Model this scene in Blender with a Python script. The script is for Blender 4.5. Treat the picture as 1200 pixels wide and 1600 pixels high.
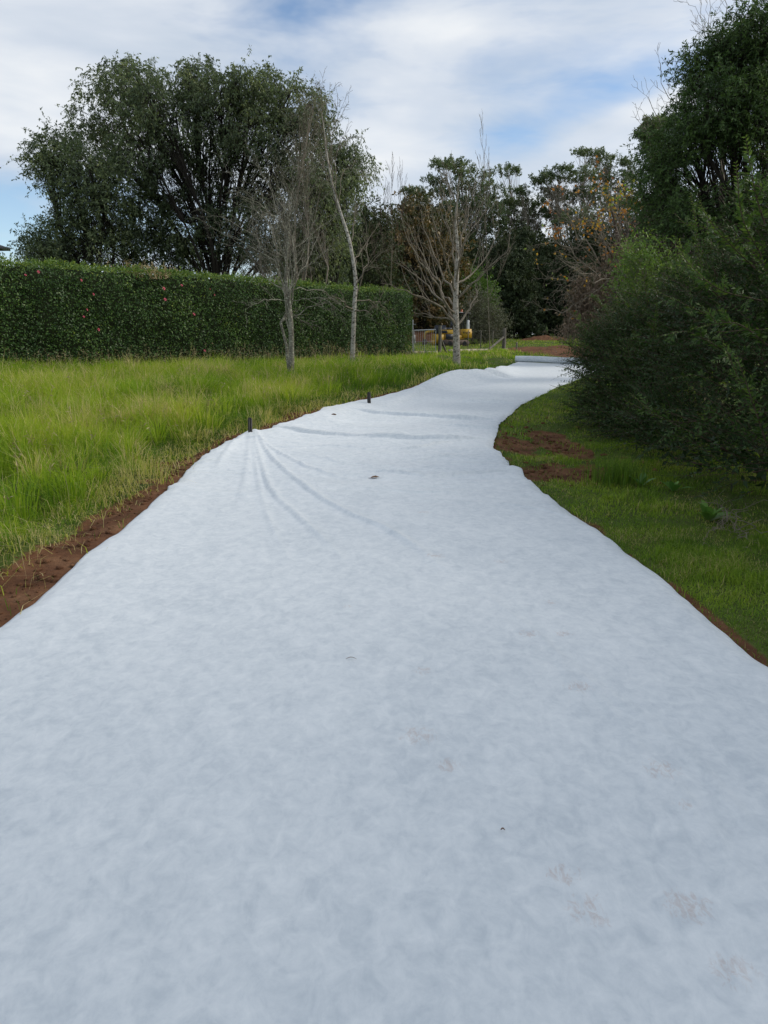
import bpy, math, functools
import numpy as np
from mathutils import Vector

for o in list(bpy.data.objects):
    bpy.data.objects.remove(o)
scn = bpy.context.scene
COL = scn.collection
rng = np.random.default_rng(7)
F = 1110.0
PITCH = math.radians(14.0)
CAMH = 1.6
cP, sP = math.cos(PITCH), math.sin(PITCH)

# ------------------------------------------------------------------ camera
cam = bpy.data.cameras.new('camera')
cam.sensor_fit = 'VERTICAL'
cam.sensor_height = 36.0
cam.lens = 36.0 * F / 1600.0
cam.clip_start = 0.05
cam.clip_end = 6000
camo = bpy.data.objects.new('camera', cam)
COL.objects.link(camo)
camo.location = (0, 0, CAMH)
camo.rotation_euler = (math.radians(90) - PITCH, 0, 0)
scn.camera = camo

# ------------------------------------------------------------------ sky, sun, exposure
SUN_EL = math.radians(33)
SUN_AZ = math.radians(80)          # clockwise from +Y (straight ahead)
world = bpy.data.worlds.new('World')
scn.world = world
world.use_nodes = True
wt = world.node_tree
wt.nodes.clear()


def nd(tree, kind, **kw):
    n = tree.nodes.new(kind)
    for k, v in kw.items():
        if k in n.bl_rna.properties:
            setattr(n, k, v)
        else:
            n.inputs[k].default_value = v
    return n


def mth(tree, op, a, b=None, c=None, clamp=False):
    n = tree.nodes.new('ShaderNodeMath')
    n.operation = op
    n.use_clamp = clamp
    for i, v in enumerate((a, b, c)):
        if v is None:
            continue
        if isinstance(v, (int, float)):
            n.inputs[i].default_value = v
        else:
            tree.links.new(v, n.inputs[i])
    return n.outputs[0]


def ramp(tree, fac, stops, interp='LINEAR'):
    n = tree.nodes.new('ShaderNodeValToRGB')
    n.color_ramp.interpolation = interp
    e = n.color_ramp.elements
    while len(e) < len(stops):
        e.new(0.5)
    for i, (p, c) in enumerate(stops):
        e[i].position = p
        e[i].color = (c[0], c[1], c[2], 1) if not isinstance(c, (int, float)) else (c, c, c, 1)
    tree.links.new(fac, n.inputs[0])
    return n.outputs[0]


def mixc(tree, fac, a, b, mode='MIX'):
    n = tree.nodes.new('ShaderNodeMix')
    n.data_type = 'RGBA'
    n.blend_type = mode
    for sock, v in ((n.inputs[0], fac), (n.inputs[6], a), (n.inputs[7], b)):
        if isinstance(v, (int, float)):
            sock.default_value = v
        elif isinstance(v, tuple):
            sock.default_value = (v[0], v[1], v[2], 1)
        else:
            tree.links.new(v, sock)
    return n.outputs[2]


sky = nd(wt, 'ShaderNodeTexSky', sky_type='NISHITA', sun_disc=False)
sky.sun_elevation = SUN_EL
sky.sun_rotation = SUN_AZ
sky.altitude = 600
sky.air_density = 1.0
sky.dust_density = 0.6
sky.ozone_density = 1.6
tc = nd(wt, 'ShaderNodeTexCoord')
sep = nd(wt, 'ShaderNodeSeparateXYZ')
wt.links.new(tc.outputs['Generated'], sep.inputs[0])


def sky_noise(scale, loc, detail, rough, dist):
    m = nd(wt, 'ShaderNodeMapping')
    m.inputs['Scale'].default_value = scale
    m.inputs['Location'].default_value = loc
    wt.links.new(tc.outputs['Generated'], m.inputs[0])
    n = nd(wt, 'ShaderNodeTexNoise', Scale=1.0, Detail=detail, Roughness=rough, Distortion=dist)
    wt.links.new(m.outputs[0], n.inputs['Vector'])
    return n.outputs['Fac']


def sky_blob(az, el, wa, we, tilt=0.0):
    """soft patch of cloud or clear sky centred on one direction of the sky"""
    a, e = math.radians(az), math.radians(el)
    d = (math.sin(a) * math.cos(e), math.cos(a) * math.cos(e), math.sin(e))
    dx = mth(wt, 'SUBTRACT', sep.outputs[0], d[0])
    dz = mth(wt, 'SUBTRACT', sep.outputs[2], d[2])
    dy = mth(wt, 'MAXIMUM', mth(wt, 'SUBTRACT', 0.35, sep.outputs[1]), 0.0)
    dz2 = mth(wt, 'SUBTRACT', dz, mth(wt, 'MULTIPLY', dx, tilt))
    q = mth(wt, 'ADD', mth(wt, 'POWER', mth(wt, 'DIVIDE', dx, math.radians(wa)), 2.0),
            mth(wt, 'POWER', mth(wt, 'DIVIDE', dz2, math.radians(we)), 2.0))
    q = mth(wt, 'ADD', q, mth(wt, 'MULTIPLY', dy, 30.0))
    return mth(wt, 'EXPONENT', mth(wt, 'MULTIPLY', q, -1.0))


n1 = sky_noise((2.6, 2.6, 8.5), (3.1, 0.4, 1.2), 5.0, 0.56, 0.35)
n2 = sky_noise((7.0, 7.0, 24.0), (0.3, 5.1, 2.2), 4.0, 0.6, 0.5)
cl = mth(wt, 'ADD', mth(wt, 'MULTIPLY', n1, 0.75), mth(wt, 'MULTIPLY', n2, 0.25))
gap = mth(wt, 'MULTIPLY', sky_blob(10, 13.8, 8.5, 1.6, 0.32), 0.125)
gap = mth(wt, 'ADD', gap, mth(wt, 'MULTIPLY', sky_blob(-28, 7.0, 6, 3.2, 0.0), 0.22))
gap = mth(wt, 'ADD', gap, mth(wt, 'MULTIPLY', sky_blob(-7, 21.5, 7, 1.3, 0.1), 0.10))
puff = mth(wt, 'MULTIPLY', sky_blob(20.5, 15.2, 6, 0.9, 0.28), 0.20)
puff = mth(wt, 'ADD', puff, mth(wt, 'MULTIPLY', sky_blob(1.5, 13, 5, 3.0, 0.0), 0.14))
cl = mth(wt, 'ADD', mth(wt, 'SUBTRACT', cl, gap), puff)
cover = ramp(wt, cl, [(0.30, 0.0), (0.42, 0.55), (0.52, 0.86), (0.66, 0.97)])
n3 = sky_noise((3.2, 3.2, 11.0), (8.0, 1.0, 4.0), 3.0, 0.55, 0.2)
thick = mth(wt, 'ADD', mth(wt, 'MULTIPLY', n3, 0.6), mth(wt, 'MULTIPLY', cl, 0.4))
cloudc = ramp(wt, thick, [(0.36, (5.2, 5.9, 6.8)), (0.5, (6.4, 6.9, 7.6)), (0.62, (7.9, 8.15, 8.4))])
skyb = mixc(wt, 1.0, sky.outputs[0], (1.42, 1.42, 1.42), 'MULTIPLY')
skyc = mixc(wt, cover, skyb, cloudc)
bg = nd(wt, 'ShaderNodeBackground', Strength=0.112)
wt.links.new(skyc, bg.inputs[0])
wo = nd(wt, 'ShaderNodeOutputWorld')
wt.links.new(bg.outputs[0], wo.inputs[0])

sl = bpy.data.lights.new('sun', 'SUN')
sl.energy = 2.4
sl.angle = math.radians(24)
sl.color = (1.0, 0.93, 0.82)
so = bpy.data.objects.new('sun', sl)
COL.objects.link(so)
sd = Vector((math.sin(SUN_AZ) * math.cos(SUN_EL), math.cos(SUN_AZ) * math.cos(SUN_EL), math.sin(SUN_EL)))
so.rotation_euler = (-sd).to_track_quat('-Z', 'Y').to_euler()
so.location = sd * 60

scn.view_settings.view_transform = 'Standard'
scn.view_settings.look = 'None'
scn.view_settings.gamma = 1.0
scn.view_settings.use_curve_mapping = False
scn.view_settings.exposure = 0.0
scn.render.engine = 'CYCLES'
scn.cycles.max_bounces = 4
scn.cycles.diffuse_bounces = 3
scn.cycles.glossy_bounces = 2
scn.cycles.transmission_bounces = 3
scn.cycles.transparent_max_bounces = 4


# ------------------------------------------------------------------ helpers
def tag(o, label, cat, group=None, kind=None):
    o['label'] = label
    if cat:
        o['category'] = cat
    if group:
        o['group'] = group
    if kind:
        o['kind'] = kind
    return o


def empty(name, loc=(0, 0, 0), rz=0.0):
    o = bpy.data.objects.new(name, None)
    o.empty_display_size = 0.2
    o.location = loc
    o.rotation_euler = (0, 0, rz)
    COL.objects.link(o)
    return o


class Geo:
    def __init__(s):
        s.v, s.f4, s.f3, s.t, s.n = [], [], [], [], 0

    def add(s, v, f4=None, f3=None, tint=0.5):
        v = np.asarray(v, dtype=np.float64).reshape(-1, 3)
        if f4 is not None and len(f4):
            s.f4.append(np.asarray(f4, dtype=np.int64).reshape(-1, 4) + s.n)
        if f3 is not None and len(f3):
            s.f3.append(np.asarray(f3, dtype=np.int64).reshape(-1, 3) + s.n)
        s.v.append(v)
        s.t.append(np.broadcast_to(np.asarray(tint, dtype=np.float64), (len(v),)))
        s.n += len(v)
        return s

    def box(s, c, d, rz=0.0, tint=0.5, taper=1.0):
        x, y, z = d[0] / 2, d[1] / 2, d[2] / 2
        p = np.array([[-x, -y, -z], [x, -y, -z], [x, y, -z], [-x, y, -z],
                      [-x * taper, -y * taper, z], [x * taper, -y * taper, z], [x * taper, y * taper, z], [-x * taper, y * taper, z]])
        ca, sa = math.cos(rz), math.sin(rz)
        p = p @ np.array([[ca, sa, 0], [-sa, ca, 0], [0, 0, 1]]) + np.asarray(c)
        s.add(p, f4=[[3, 2, 1, 0], [4, 5, 6, 7], [0, 1, 5, 4], [1, 2, 6, 5], [2, 3, 7, 6], [3, 0, 4, 7]], tint=tint)
        return s

    def tube(s, pts, rad, sides=8, tint=0.5, cap=True):
        tubes(s, np.asarray(pts, float)[None], np.broadcast_to(np.asarray(rad, float), (1, len(pts))), sides, tint, cap)
        return s

    def build(s, name, mat, parent=None, smooth=False, loc=None):
        V = np.concatenate(s.v)
        if loc is not None:
            V = V - np.asarray(loc)
        q = np.concatenate(s.f4) if s.f4 else np.zeros((0, 4), int)
        t = np.concatenate(s.f3) if s.f3 else np.zeros((0, 3), int)
        me = bpy.data.meshes.new(name)
        me.vertices.add(len(V))
        me.vertices.foreach_set('co', V.ravel().astype(np.float32))
        li = np.concatenate([q.ravel(), t.ravel()]).astype(np.int32)
        me.loops.add(len(li))
        me.loops.foreach_set('vertex_index', li)
        me.polygons.add(len(q) + len(t))
        st = np.concatenate([np.arange(len(q)) * 4, len(q) * 4 + np.arange(len(t)) * 3]).astype(np.int32)
        me.polygons.foreach_set('loop_start', st)
        if smooth:
            me.polygons.foreach_set('use_smooth', np.ones(len(st), bool))
        a = me.attributes.new('tint', 'FLOAT', 'POINT')
        a.data.foreach_set('value', np.concatenate(s.t).astype(np.float32))
        me.update(calc_edges=True)
        if mat:
            me.materials.append(mat)
        o = bpy.data.objects.new(name, me)
        COL.objects.link(o)
        if loc is not None:
            o.location = tuple(float(q_) for q_ in loc)
        if parent:
            o.parent = parent
        return o


def unit(v):
    return v / np.maximum(np.linalg.norm(v, axis=-1, keepdims=True), 1e-9)


def tubes(g, P, R, sides=5, tint=0.5, cap=False):
    """P (M,N,3) polylines, R (M,N) radii"""
    P = np.asarray(P, float)
    M, N, _ = P.shape
    T = np.empty_like(P)
    T[:, 1:-1] = P[:, 2:] - P[:, :-2]
    T[:, 0] = P[:, 1] - P[:, 0]
    T[:, -1] = P[:, -1] - P[:, -2]
    T = unit(T)
    mean = unit(P[:, -1] - P[:, 0])
    ref = np.where(np.abs(mean[:, 2:3]) > 0.8, np.array([[1.0, 0, 0]]), np.array([[0, 0, 1.0]]))
    A = unit(np.cross(T, ref[:, None, :]))
    B = np.cross(T, A)
    an = np.arange(sides) / sides * 2 * np.pi
    V = P[:, :, None, :] + R[:, :, None, None] * (A[:, :, None, :] * np.cos(an)[None, None, :, None] + B[:, :, None, :] * np.sin(an)[None, None, :, None])
    idx = np.arange(M * N * sides).reshape(M, N, sides)
    nx = np.roll(idx, -1, axis=2)
    f = np.stack([idx[:, :-1], idx[:, 1:], nx[:, 1:], nx[:, :-1]], axis=-1).reshape(-1, 4)
    tv = np.asarray(tint, float)
    if tv.ndim == 1:
        tv = np.repeat(tv, N * sides)
    g.add(V.reshape(-1, 3), f4=f, tint=tv)
    if cap:
        for m in range(M):
            for k in (0, N - 1):
                base = V[m, k]
                c = P[m, k]
                vv = np.vstack([base, c])
                g.add(vv, f3=[[i, (i + 1) % sides, sides] if k else [(i + 1) % sides, i, sides] for i in range(sides)], tint=0.5)


def resample(p, n):
    p = np.asarray(p, float)
    # Catmull-Rom smooth then even arclength
    q = np.vstack([2 * p[0] - p[1], p, 2 * p[-1] - p[-2]])
    out = []
    for i in range(1, len(q) - 2):
        t = np.linspace(0, 1, 8, endpoint=False)[:, None]
        a, b, c, d = q[i - 1], q[i], q[i + 1], q[i + 2]
        out.append(0.5 * (2 * b + (c - a) * t + (2 * a - 5 * b + 4 * c - d) * t ** 2 + (3 * b - a - 3 * c + d) * t ** 3))
    out = np.vstack(out + [p[-1:]])
    s = np.concatenate([[0], np.cumsum(np.linalg.norm(np.diff(out, axis=0), axis=1))])
    u = np.linspace(0, s[-1], n)
    return np.stack([np.interp(u, s, out[:, k]) for k in range(3)], axis=1)


def sph(n):
    return unit(rng.normal(size=(n, 3)))


def spawn(P, R, k, a=0.25, b=1.0, ang=(30, 60), ln=(0.3, 0.6), up=0.3, n=6, rfrac=0.5, bend=0.2, wob=0.03, tipshort=0.5, lens=None):
    """k side shoots on every polyline of P: returns P2, R2"""
    M, N, _ = P.shape
    m = np.repeat(np.arange(M), k)
    u = (a + (b - a) * ((np.tile(np.arange(k), M) + rng.random(M * k)) / k)) * (N - 1)
    i = np.clip(u.astype(int), 0, N - 2)
    fr = (u - i)[:, None]
    s = P[m, i] * (1 - fr) + P[m, i + 1] * fr
    T = unit(P[m, i + 1] - P[m, i])
    r0 = (R[m, i] * (1 - fr[:, 0]) + R[m, i + 1] * fr[:, 0])
    pr = unit(np.cross(T, sph(len(m))))
    th = np.radians(rng.uniform(ang[0], ang[1], len(m)))[:, None]
    d = unit(T * np.cos(th) + pr * np.sin(th) + np.array([0, 0, up]))
    plen = np.linalg.norm(np.diff(P, axis=1), axis=2).sum(1)[m]
    L = rng.uniform(ln[0], ln[1], len(m)) * (plen if lens is None else lens) * (1 - tipshort * u / (N - 1))
    return shoots(s, d, L, r0 * rfrac, n, bend, wob)


def shoots(s, d, L, r0, n=6, bend=0.2, wob=0.03, rtip=0.25):
    t = np.linspace(0, 1, n)
    bv = np.zeros((len(s), 3))
    bv[:, 2] = bend
    bv = bv + rng.normal(size=(len(s), 3)) * abs(bend) * 0.5
    P2 = s[:, None] + L[:, None, None] * (d[:, None] * t[None, :, None] + bv[:, None] * (t ** 2)[None, :, None])
    w = rng.normal(size=P2.shape) * (L * wob)[:, None, None]
    w[:, 0] = 0
    P2 = P2 + w
    R2 = np.asarray(r0)[:, None] * (1 - (1 - rtip) * t)[None]
    return P2, R2


def leaf_quads(g, pos, d, L, W, tint, nrm=None, cup=0.25):
    n = len(pos)
    if nrm is None:
        nrm = sph(n)
    side = unit(np.cross(d, nrm))
    up = np.cross(side, d)
    L = np.broadcast_to(L, (n,))[:, None]
    W = np.broadcast_to(W, (n,))[:, None]
    mid = pos + d * L * 0.45 + up * W * cup
    V = np.stack([pos, mid + side * W * 0.5 - up * W * cup, pos + d * L - up * L * 0.12, mid - side * W * 0.5 - up * W * cup], axis=1)
    idx = np.arange(n * 4).reshape(n, 4)
    g.add(V.reshape(-1, 3), f4=idx, tint=np.repeat(np.clip(tint, 0.0, 1.0) * np.ones(n), 4))


def leaves_on(g, P, k, L, W, tint, a=0.1, spread=0.9, droop=0.0, tv=0.14, along=0.5, nup=0.5):
    """k leaves on every polyline"""
    M, N, _ = P.shape
    m = np.repeat(np.arange(M), k)
    u = (a + (1 - a) * rng.random(M * k)) * (N - 1)
    i = np.clip(u.astype(int), 0, N - 2)
    fr = (u - i)[:, None]
    s = P[m, i] * (1 - fr) + P[m, i + 1] * fr
    T = unit(P[m, i + 1] - P[m, i])
    d = unit(T * along + sph(len(m)) * spread + np.array([0, 0, -droop]))
    nn = unit(sph(len(m)) + np.array([0, 0, nup]))
    tt = (np.asarray(tint)[m] if np.ndim(tint) else tint) + rng.normal(size=len(m)) * tv
    leaf_quads(g, s, d, rng.uniform(0.7, 1.25, len(m)) * L, rng.uniform(0.7, 1.2, len(m)) * W, tt, nn)


def hash2(ix, iy, seed):
    h = (ix * 374761393 + iy * 668265263 + seed * 974634777) & 0xFFFFFFFF
    h = ((h ^ (h >> 13)) * 1274126177) & 0xFFFFFFFF
    return ((h ^ (h >> 16)) & 0xFFFF) / 65535.0


def vnoise(x, y, seed=0):
    x, y = np.asarray(x, float), np.asarray(y, float)
    ix, iy = np.floor(x).astype(np.int64), np.floor(y).astype(np.int64)
    fx, fy = x - ix, y - iy
    fx, fy = fx * fx * (3 - 2 * fx), fy * fy * (3 - 2 * fy)
    a = hash2(ix, iy, seed) * (1 - fx) + hash2(ix + 1, iy, seed) * fx
    b = hash2(ix, iy + 1, seed) * (1 - fx) + hash2(ix + 1, iy + 1, seed) * fx
    return a * (1 - fy) + b * fy


def fbm(x, y, seed=0, o=4):
    s, a, t = 0.0, 0.5, 0.0
    for k in range(o):
        s = s + a * vnoise(x * 2 ** k, y * 2 ** k, seed + k * 17)
        t += a
        a *= 0.5
    return s / t


def sstep(a, b, x):
    t = np.clip((x - a) / (b - a), 0, 1)
    return t * t * (3 - 2 * t)


# ------------------------------------------------------------------ the lie of the land
ZB_Y = [-50, 6, 12, 18, 24, 30, 40, 50, 70, 100, 160, 3000]
ZB_Z = [0, 0, .06, .18, .34, .51, .75, .95, 1.22, 1.45, 1.7, 1.7]


def zb(y):
    y = np.asarray(y, float)
    s = 0
    for d in (-1.5, -0.75, 0, 0.75, 1.5):
        s = s + np.interp(y + d, ZB_Y, ZB_Z)
    return s / 5


def bump(y):
    y = np.asarray(y, float)
    return 0.03 + 0.10 * sstep(9, 13, y) + 0.15 * sstep(16, 21, y) * (1 - sstep(22.5, 24.5, y)) + 0.05 * np.exp(-((y - 25.6) / 0.8) ** 2) - 0.12 * sstep(24, 28, y)


def cloth(y):
    return 0.03


def bump_cloth(y):
    return bump(y) + 0.045


def ray(px, py):
    x, u = (px - 600) / F, (800 - py) / F
    return np.array([x, cP + u * sP, -sP + u * cP])


def P(px, py, Y):
    d = ray(px, py)
    return np.array([0, 0, CAMH]) + d * (Y / d[1])


@functools.lru_cache(maxsize=None)
def G(px, py, hf=None):
    d = ray(px, py)
    lo, hi = 0.3, 120.0
    for _ in range(60):
        m = (lo + hi) / 2
        p = np.array([0, 0, CAMH]) + d * m
        g = float(zb(p[1])) + (float(hf(p[1])) if hf else 0.0)
        if p[2] > g:
            lo = m
        else:
            hi = m
    return np.array([0, 0, CAMH]) + d * lo


def S(px, Y):
    return px / F * Y


LEFT_PX = [(0, 966), (77, 909), (146, 850), (215, 798), (268, 752), (307, 717), (345, 690), (389, 671),
           (423, 665), (465, 650), (510, 636), (556, 626), (607, 613), (643, 604), (680, 588), (717, 578), (740, 575), (757, 575), (776, 571), (806, 565)]
RIGHT_PX = [(1196, 1030), (1152, 995), (1108, 960), (1070, 930), (1031, 900), (993, 870), (962, 846), (932, 823),
            (901, 799), (866, 777), (843, 758), (822, 743), (815, 729), (797, 725), (788, 710), (776, 701), (771, 691),
            (776, 678), (782, 660), (794, 649), (813, 632), (836, 620), (866, 605), (905, 591), (966, 570)]
LW = np.array([[-2.3, -4.0, 0], [-2.28, 0, 0], [-2.26, 2.4, 0]] + [G(*p, hf=bump_cloth) for p in LEFT_PX])
RW = np.array([[1.98, -4.0, 0], [1.98, 0, 0], [1.97, 2.2, 0]] + [G(*p, hf=cloth) for p in RIGHT_PX])
LW[:, 1] = np.maximum.accumulate(LW[:, 1] + np.arange(len(LW)) * 1e-4)
RW[:, 1] = np.maximum.accumulate(RW[:, 1] + np.arange(len(RW)) * 1e-4)
END_L, END_R = LW[-1], RW[-1]


def XL(y):
    y = np.asarray(y, float)
    e = LW[-1, 0] + (y - LW[-1, 1]) * 0.6
    return np.where(y > LW[-1, 1], e, np.interp(y, LW[:, 1], LW[:, 0]))


def XR(y):
    y = np.asarray(y, float)
    e = RW[-1, 0] + (y - RW[-1, 1]) * 0.6
    return np.where(y > RW[-1, 1], e, np.interp(y, RW[:, 1], RW[:, 0]))


def Hs(x, y):
    """smooth ground incl. the left bank"""
    x, y = np.asarray(x, float), np.asarray(y, float)
    s = XL(y) - x
    s = s * np.interp(y, [0, 12, 16, 30], [1, 0.95, 0.8, 0.8])
    b = bump(y) * (1 - sstep(32, 40, y))
    full = np.interp(y, [0, 18, 26, 34, 40], [0.30, 0.30, 0.20, 0.05, 0.0])
    return zb(y) + b * sstep(-0.9, 0.0, s) + (full - b) * sstep(0.5, 4.0, s)


def infab(x, y, m=0.0):
    over = y - (END_L[1] + (END_R[1] - END_L[1]) * (x - END_L[0]) / (END_R[0] - END_L[0]))
    return (x > XL(y) + m) & (x < XR(y) - m) & (over < 0.0)


def soilmask(x, y):
    x, y = np.asarray(x, float), np.asarray(y, float)
    s = XL(y) - x
    n = fbm(x * 1.7, y * 1.7, 5) - 0.5
    n2 = fbm(x * 5, y * 5, 9) - 0.5
    w = np.interp(y, [-5, 3, 6, 9, 12, 15, 20, 24], [0.6, 0.55, 0.5, 0.36, 0.42, 0.22, 0.08, -0.1])
    m = sstep(0.16, -0.12, s - w + n * 0.75 + n2 * 0.35) * (y < 27) * (s > -0.6)
    def patch(px, py, rx, ry, k=1.0):
        c = G(px, py)
        q = ((x - c[0]) / rx) ** 2 + ((y - c[1]) / ry) ** 2
        return sstep(1.25, 0.5, q + n * 1.5 + n2 * 1.2) * k
    m = np.maximum(m, patch(803, 692, 0.34, 0.95) * (x > XL(y)))
    m = np.maximum(m, patch(872, 690, 0.36, 1.5))
    m = np.maximum(m, patch(838, 738, 0.24, 0.42))
    m = np.maximum(m, patch(905, 735, 0.55, 0.8))
    # bare strip just off the right edge of the cloth
    m = np.maximum(m, sstep(0.10, 0.0, (x - XR(y)) + n * 0.25) * (x > XR(y) - 0.1) * (y < 12) * 0.9)
    # graded drive beyond the roll
    c = G(925, 553)
    q = ((x - c[0]) / 3.6) ** 2 + ((y - c[1] - 3.0) / 8.0) ** 2
    m = np.maximum(m, sstep(1.2, 0.75, q + n * 0.8))
    return np.clip(m, 0, 1)


def Hg(x, y):
    """real ground height"""
    x, y = np.asarray(x, float), np.asarray(y, float)
    s1, s2 = XL(y) - x, x - XR(y)
    out = np.maximum(s1, s2)
    ins = infab(x, y)
    k = np.where(ins, 0.0, sstep(0.05, 0.5, np.where(y > 30, 1.0, out)))
    lump = (fbm(x * 0.8, y * 0.8, 3) - 0.5) * np.where(x < XL(y), 0.36, 0.16) + (fbm(x * 3.1, y * 3.1, 11) - 0.5) * 0.07
    cut = -0.05 * soilmask(x, y) * k
    return Hs(x, y) + lump * k * np.where(x > XR(y), 0.55, 1.0) + cut - np.where(ins, 0.035, 0.012)


# ------------------------------------------------------------------ materials
def newmat(name):
    m = bpy.data.materials.new(name)
    m.use_nodes = True
    t = m.node_tree
    t.nodes.clear()
    out = t.nodes.new('ShaderNodeOutputMaterial')
    return m, t, out


def pbsdf(t, col, rough=0.6, spec=0.3, metal=0.0, normal=None):
    b = t.nodes.new('ShaderNodeBsdfPrincipled')
    if isinstance(col, tuple):
        b.inputs['Base Color'].default_value = (*col, 1)
    else:
        t.links.new(col, b.inputs['Base Color'])
    if isinstance(rough, (int, float)):
        b.inputs['Roughness'].default_value = rough
    else:
        t.links.new(rough, b.inputs['Roughness'])
    b.inputs['Specular IOR Level'].default_value = spec
    b.inputs['Metallic'].default_value = metal
    if normal is not None:
        t.links.new(normal, b.inputs['Normal'])
    return b.outputs[0]


def tnoise(t, scale, detail=4, rough=0.55, vec=None, mscale=None, dist=0.0):
    n = t.nodes.new('ShaderNodeTexNoise')
    n.inputs['Scale'].default_value = scale
    n.inputs['Detail'].default_value = detail
    n.inputs['Roughness'].default_value = rough
    n.inputs['Distortion'].default_value = dist
    if vec is None:
        c = t.nodes.new('ShaderNodeTexCoord')
        vec = c.outputs['Object']
    if mscale:
        mp = t.nodes.new('ShaderNodeMapping')
        mp.inputs['Scale'].default_value = mscale
        t.links.new(vec, mp.inputs[0])
        vec = mp.outputs[0]
    t.links.new(vec, n.inputs['Vector'])
    return n.outputs['Fac']


def tbump(t, h, strength, dist):
    b = t.nodes.new('ShaderNodeBump')
    b.inputs['Strength'].default_value = strength
    b.inputs['Distance'].default_value = dist
    t.links.new(h, b.inputs['Height'])
    return b.outputs[0]


def tattr(t, name='tint'):
    a = t.nodes.new('ShaderNodeAttribute')
    a.attribute_name = name
    return a.outputs['Fac']


def leafmat(name, stops, rough=0.5, spec=0.35, trans=0.3, gain=1.5):
    m, t, out = newmat(name)
    stops = [(p_, tuple(v * gain for v in c_)) for p_, c_ in stops]
    c = ramp(t, tattr(t), stops)
    b = pbsdf(t, c, rough, spec)
    tr = t.nodes.new('ShaderNodeBsdfTranslucent')
    cc = mixc(t, 1.0, c, (1.25, 1.3, 0.7), 'MULTIPLY')
    t.links.new(cc, tr.inputs[0])
    mx = t.nodes.new('ShaderNodeMixShader')
    mx.inputs[0].default_value = trans
    t.links.new(b, mx.inputs[1])
    t.links.new(tr.outputs[0], mx.inputs[2])
    t.links.new(mx.outputs[0], out.inputs[0])
    return m


def barkmat(name, a, b, scale=6, zs=0.35, rough=0.85, spots=None):
    m, t, out = newmat(name)
    n = tnoise(t, scale, 5, 0.6, mscale=(1, 1, zs))
    c = ramp(t, n, [(0.32, a), (0.66, b)])
    if spots:
        n2 = tnoise(t, scale * 2.2, 3, 0.5, mscale=(1, 1, 1.6))
        c = mixc(t, ramp(t, n2, [(0.56, 0.0), (0.64, 1.0)]), c, spots)
    nb = tnoise(t, scale * 4, 4, 0.6, mscale=(1, 1, 0.5))
    s = pbsdf(t, c, rough, 0.2, normal=tbump(t, nb, 0.6, 0.01))
    t.links.new(s, out.inputs[0])
    return m


def plainmat(name, a, b=None, scale=20, rough=0.6, spec=0.3, metal=0.0, bumpd=0.0):
    m, t, out = newmat(name)
    b = b or tuple(min(1, v * 1.25) for v in a)
    n = tnoise(t, scale, 4)
    c = ramp(t, n, [(0.3, a), (0.7, b)])
    s = pbsdf(t, c, rough, spec, metal, tbump(t, n, 0.4, bumpd) if bumpd else None)
    t.links.new(s, out.inputs[0])
    return m


M = {}
M['grass'] = leafmat('grass_blades', [(0.0, (.030, .066, .010)), (0.3, (.080, .155, .014)), (0.55, (.180, .260, .018)), (0.72, (.27, .31, .035)), (0.86, (.36, .31, .14)), (1.0, (.46, .38, .22))], 0.6, 0.2, 0.42, 1.5)
M['lawn'] = leafmat('lawn_blades', [(0.0, (.030, .056, .010)), (0.35, (.078, .135, .014)), (0.65, (.150, .205, .020)), (0.85, (.20, .20, .06)), (1.0, (.28, .22, .12))], 0.6, 0.2, 0.3, 1.85)
M['camellia'] = leafmat('camellia_leaf', [(0.0, (.018, .038, .012)), (0.4, (.036, .075, .018)), (0.75, (.085, .135, .025)), (1.0, (.18, .21, .03))], 0.45, 0.35, 0.22, 1.75)
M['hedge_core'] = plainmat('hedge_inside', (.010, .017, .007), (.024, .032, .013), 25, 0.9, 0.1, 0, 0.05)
M['petal'] = plainmat('camellia_petal', (.40, .045, .08), (.60, .13, .18), 30, 0.55, 0.3)
M['big_leaf'] = leafmat('evergreen_leaf', [(0.0, (.026, .038, .022)), (0.4, (.052, .071, .036)), (0.7, (.090, .110, .052)), (1.0, (.150, .165, .080))], 0.5, 0.3, 0.3, 2.1)
M['ash_leaf'] = leafmat('dull_leaf', [(0.0, (.034, .036, .028)), (0.5, (.072, .076, .054)), (1.0, (.13, .125, .09))], 0.5, 0.3, 0.2)
M['right_leaf'] = leafmat('blackwood_leaf', [(0.0, (.018, .034, .013)), (0.5, (.042, .076, .022)), (1.0, (.085, .130, .036))], 0.5, 0.3, 0.28, 1.6)
M['euc_leaf'] = leafmat('gum_leaf', [(0.0, (.030, .046, .026)), (0.5, (.064, .088, .042)), (1.0, (.105, .125, .058))], 0.5, 0.25, 0.25, 1.9)
M['wood_leaf'] = leafmat('woodland_leaf', [(0.0, (.014, .022, .011)), (0.5, (.032, .046, .020)), (1.0, (.062, .075, .032))], 0.55, 0.2, 0.15)
M['mag_leaf'] = leafmat('magnolia_leaf', [(0.0, (.022, .030, .013)), (0.4, (.055, .060, .022)), (0.7, (.13, .085, .035)), (1.0, (.20, .14, .06))], 0.4, 0.4, 0.15)
M['shrub_leaf'] = leafmat('shrub_leaf', [(0.0, (.020, .040, .016)), (0.5, (.045, .090, .026)), (0.8, (.085, .15, .034)), (1.0, (.15, .22, .045))], 0.5, 0.25, 0.25, 0.85)
M['lime_leaf'] = leafmat('lime_leaf', [(0.0, (.045, .085, .018)), (0.5, (.10, .17, .026)), (1.0, (.20, .26, .04))], 0.45, 0.35, 0.3)
M['grey_leaf'] = leafmat('grey_green_leaf', [(0.0, (.05, .055, .035)), (0.5, (.085, .09, .06)), (1.0, (.13, .13, .09))], 0.6, 0.2, 0.15)
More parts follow.
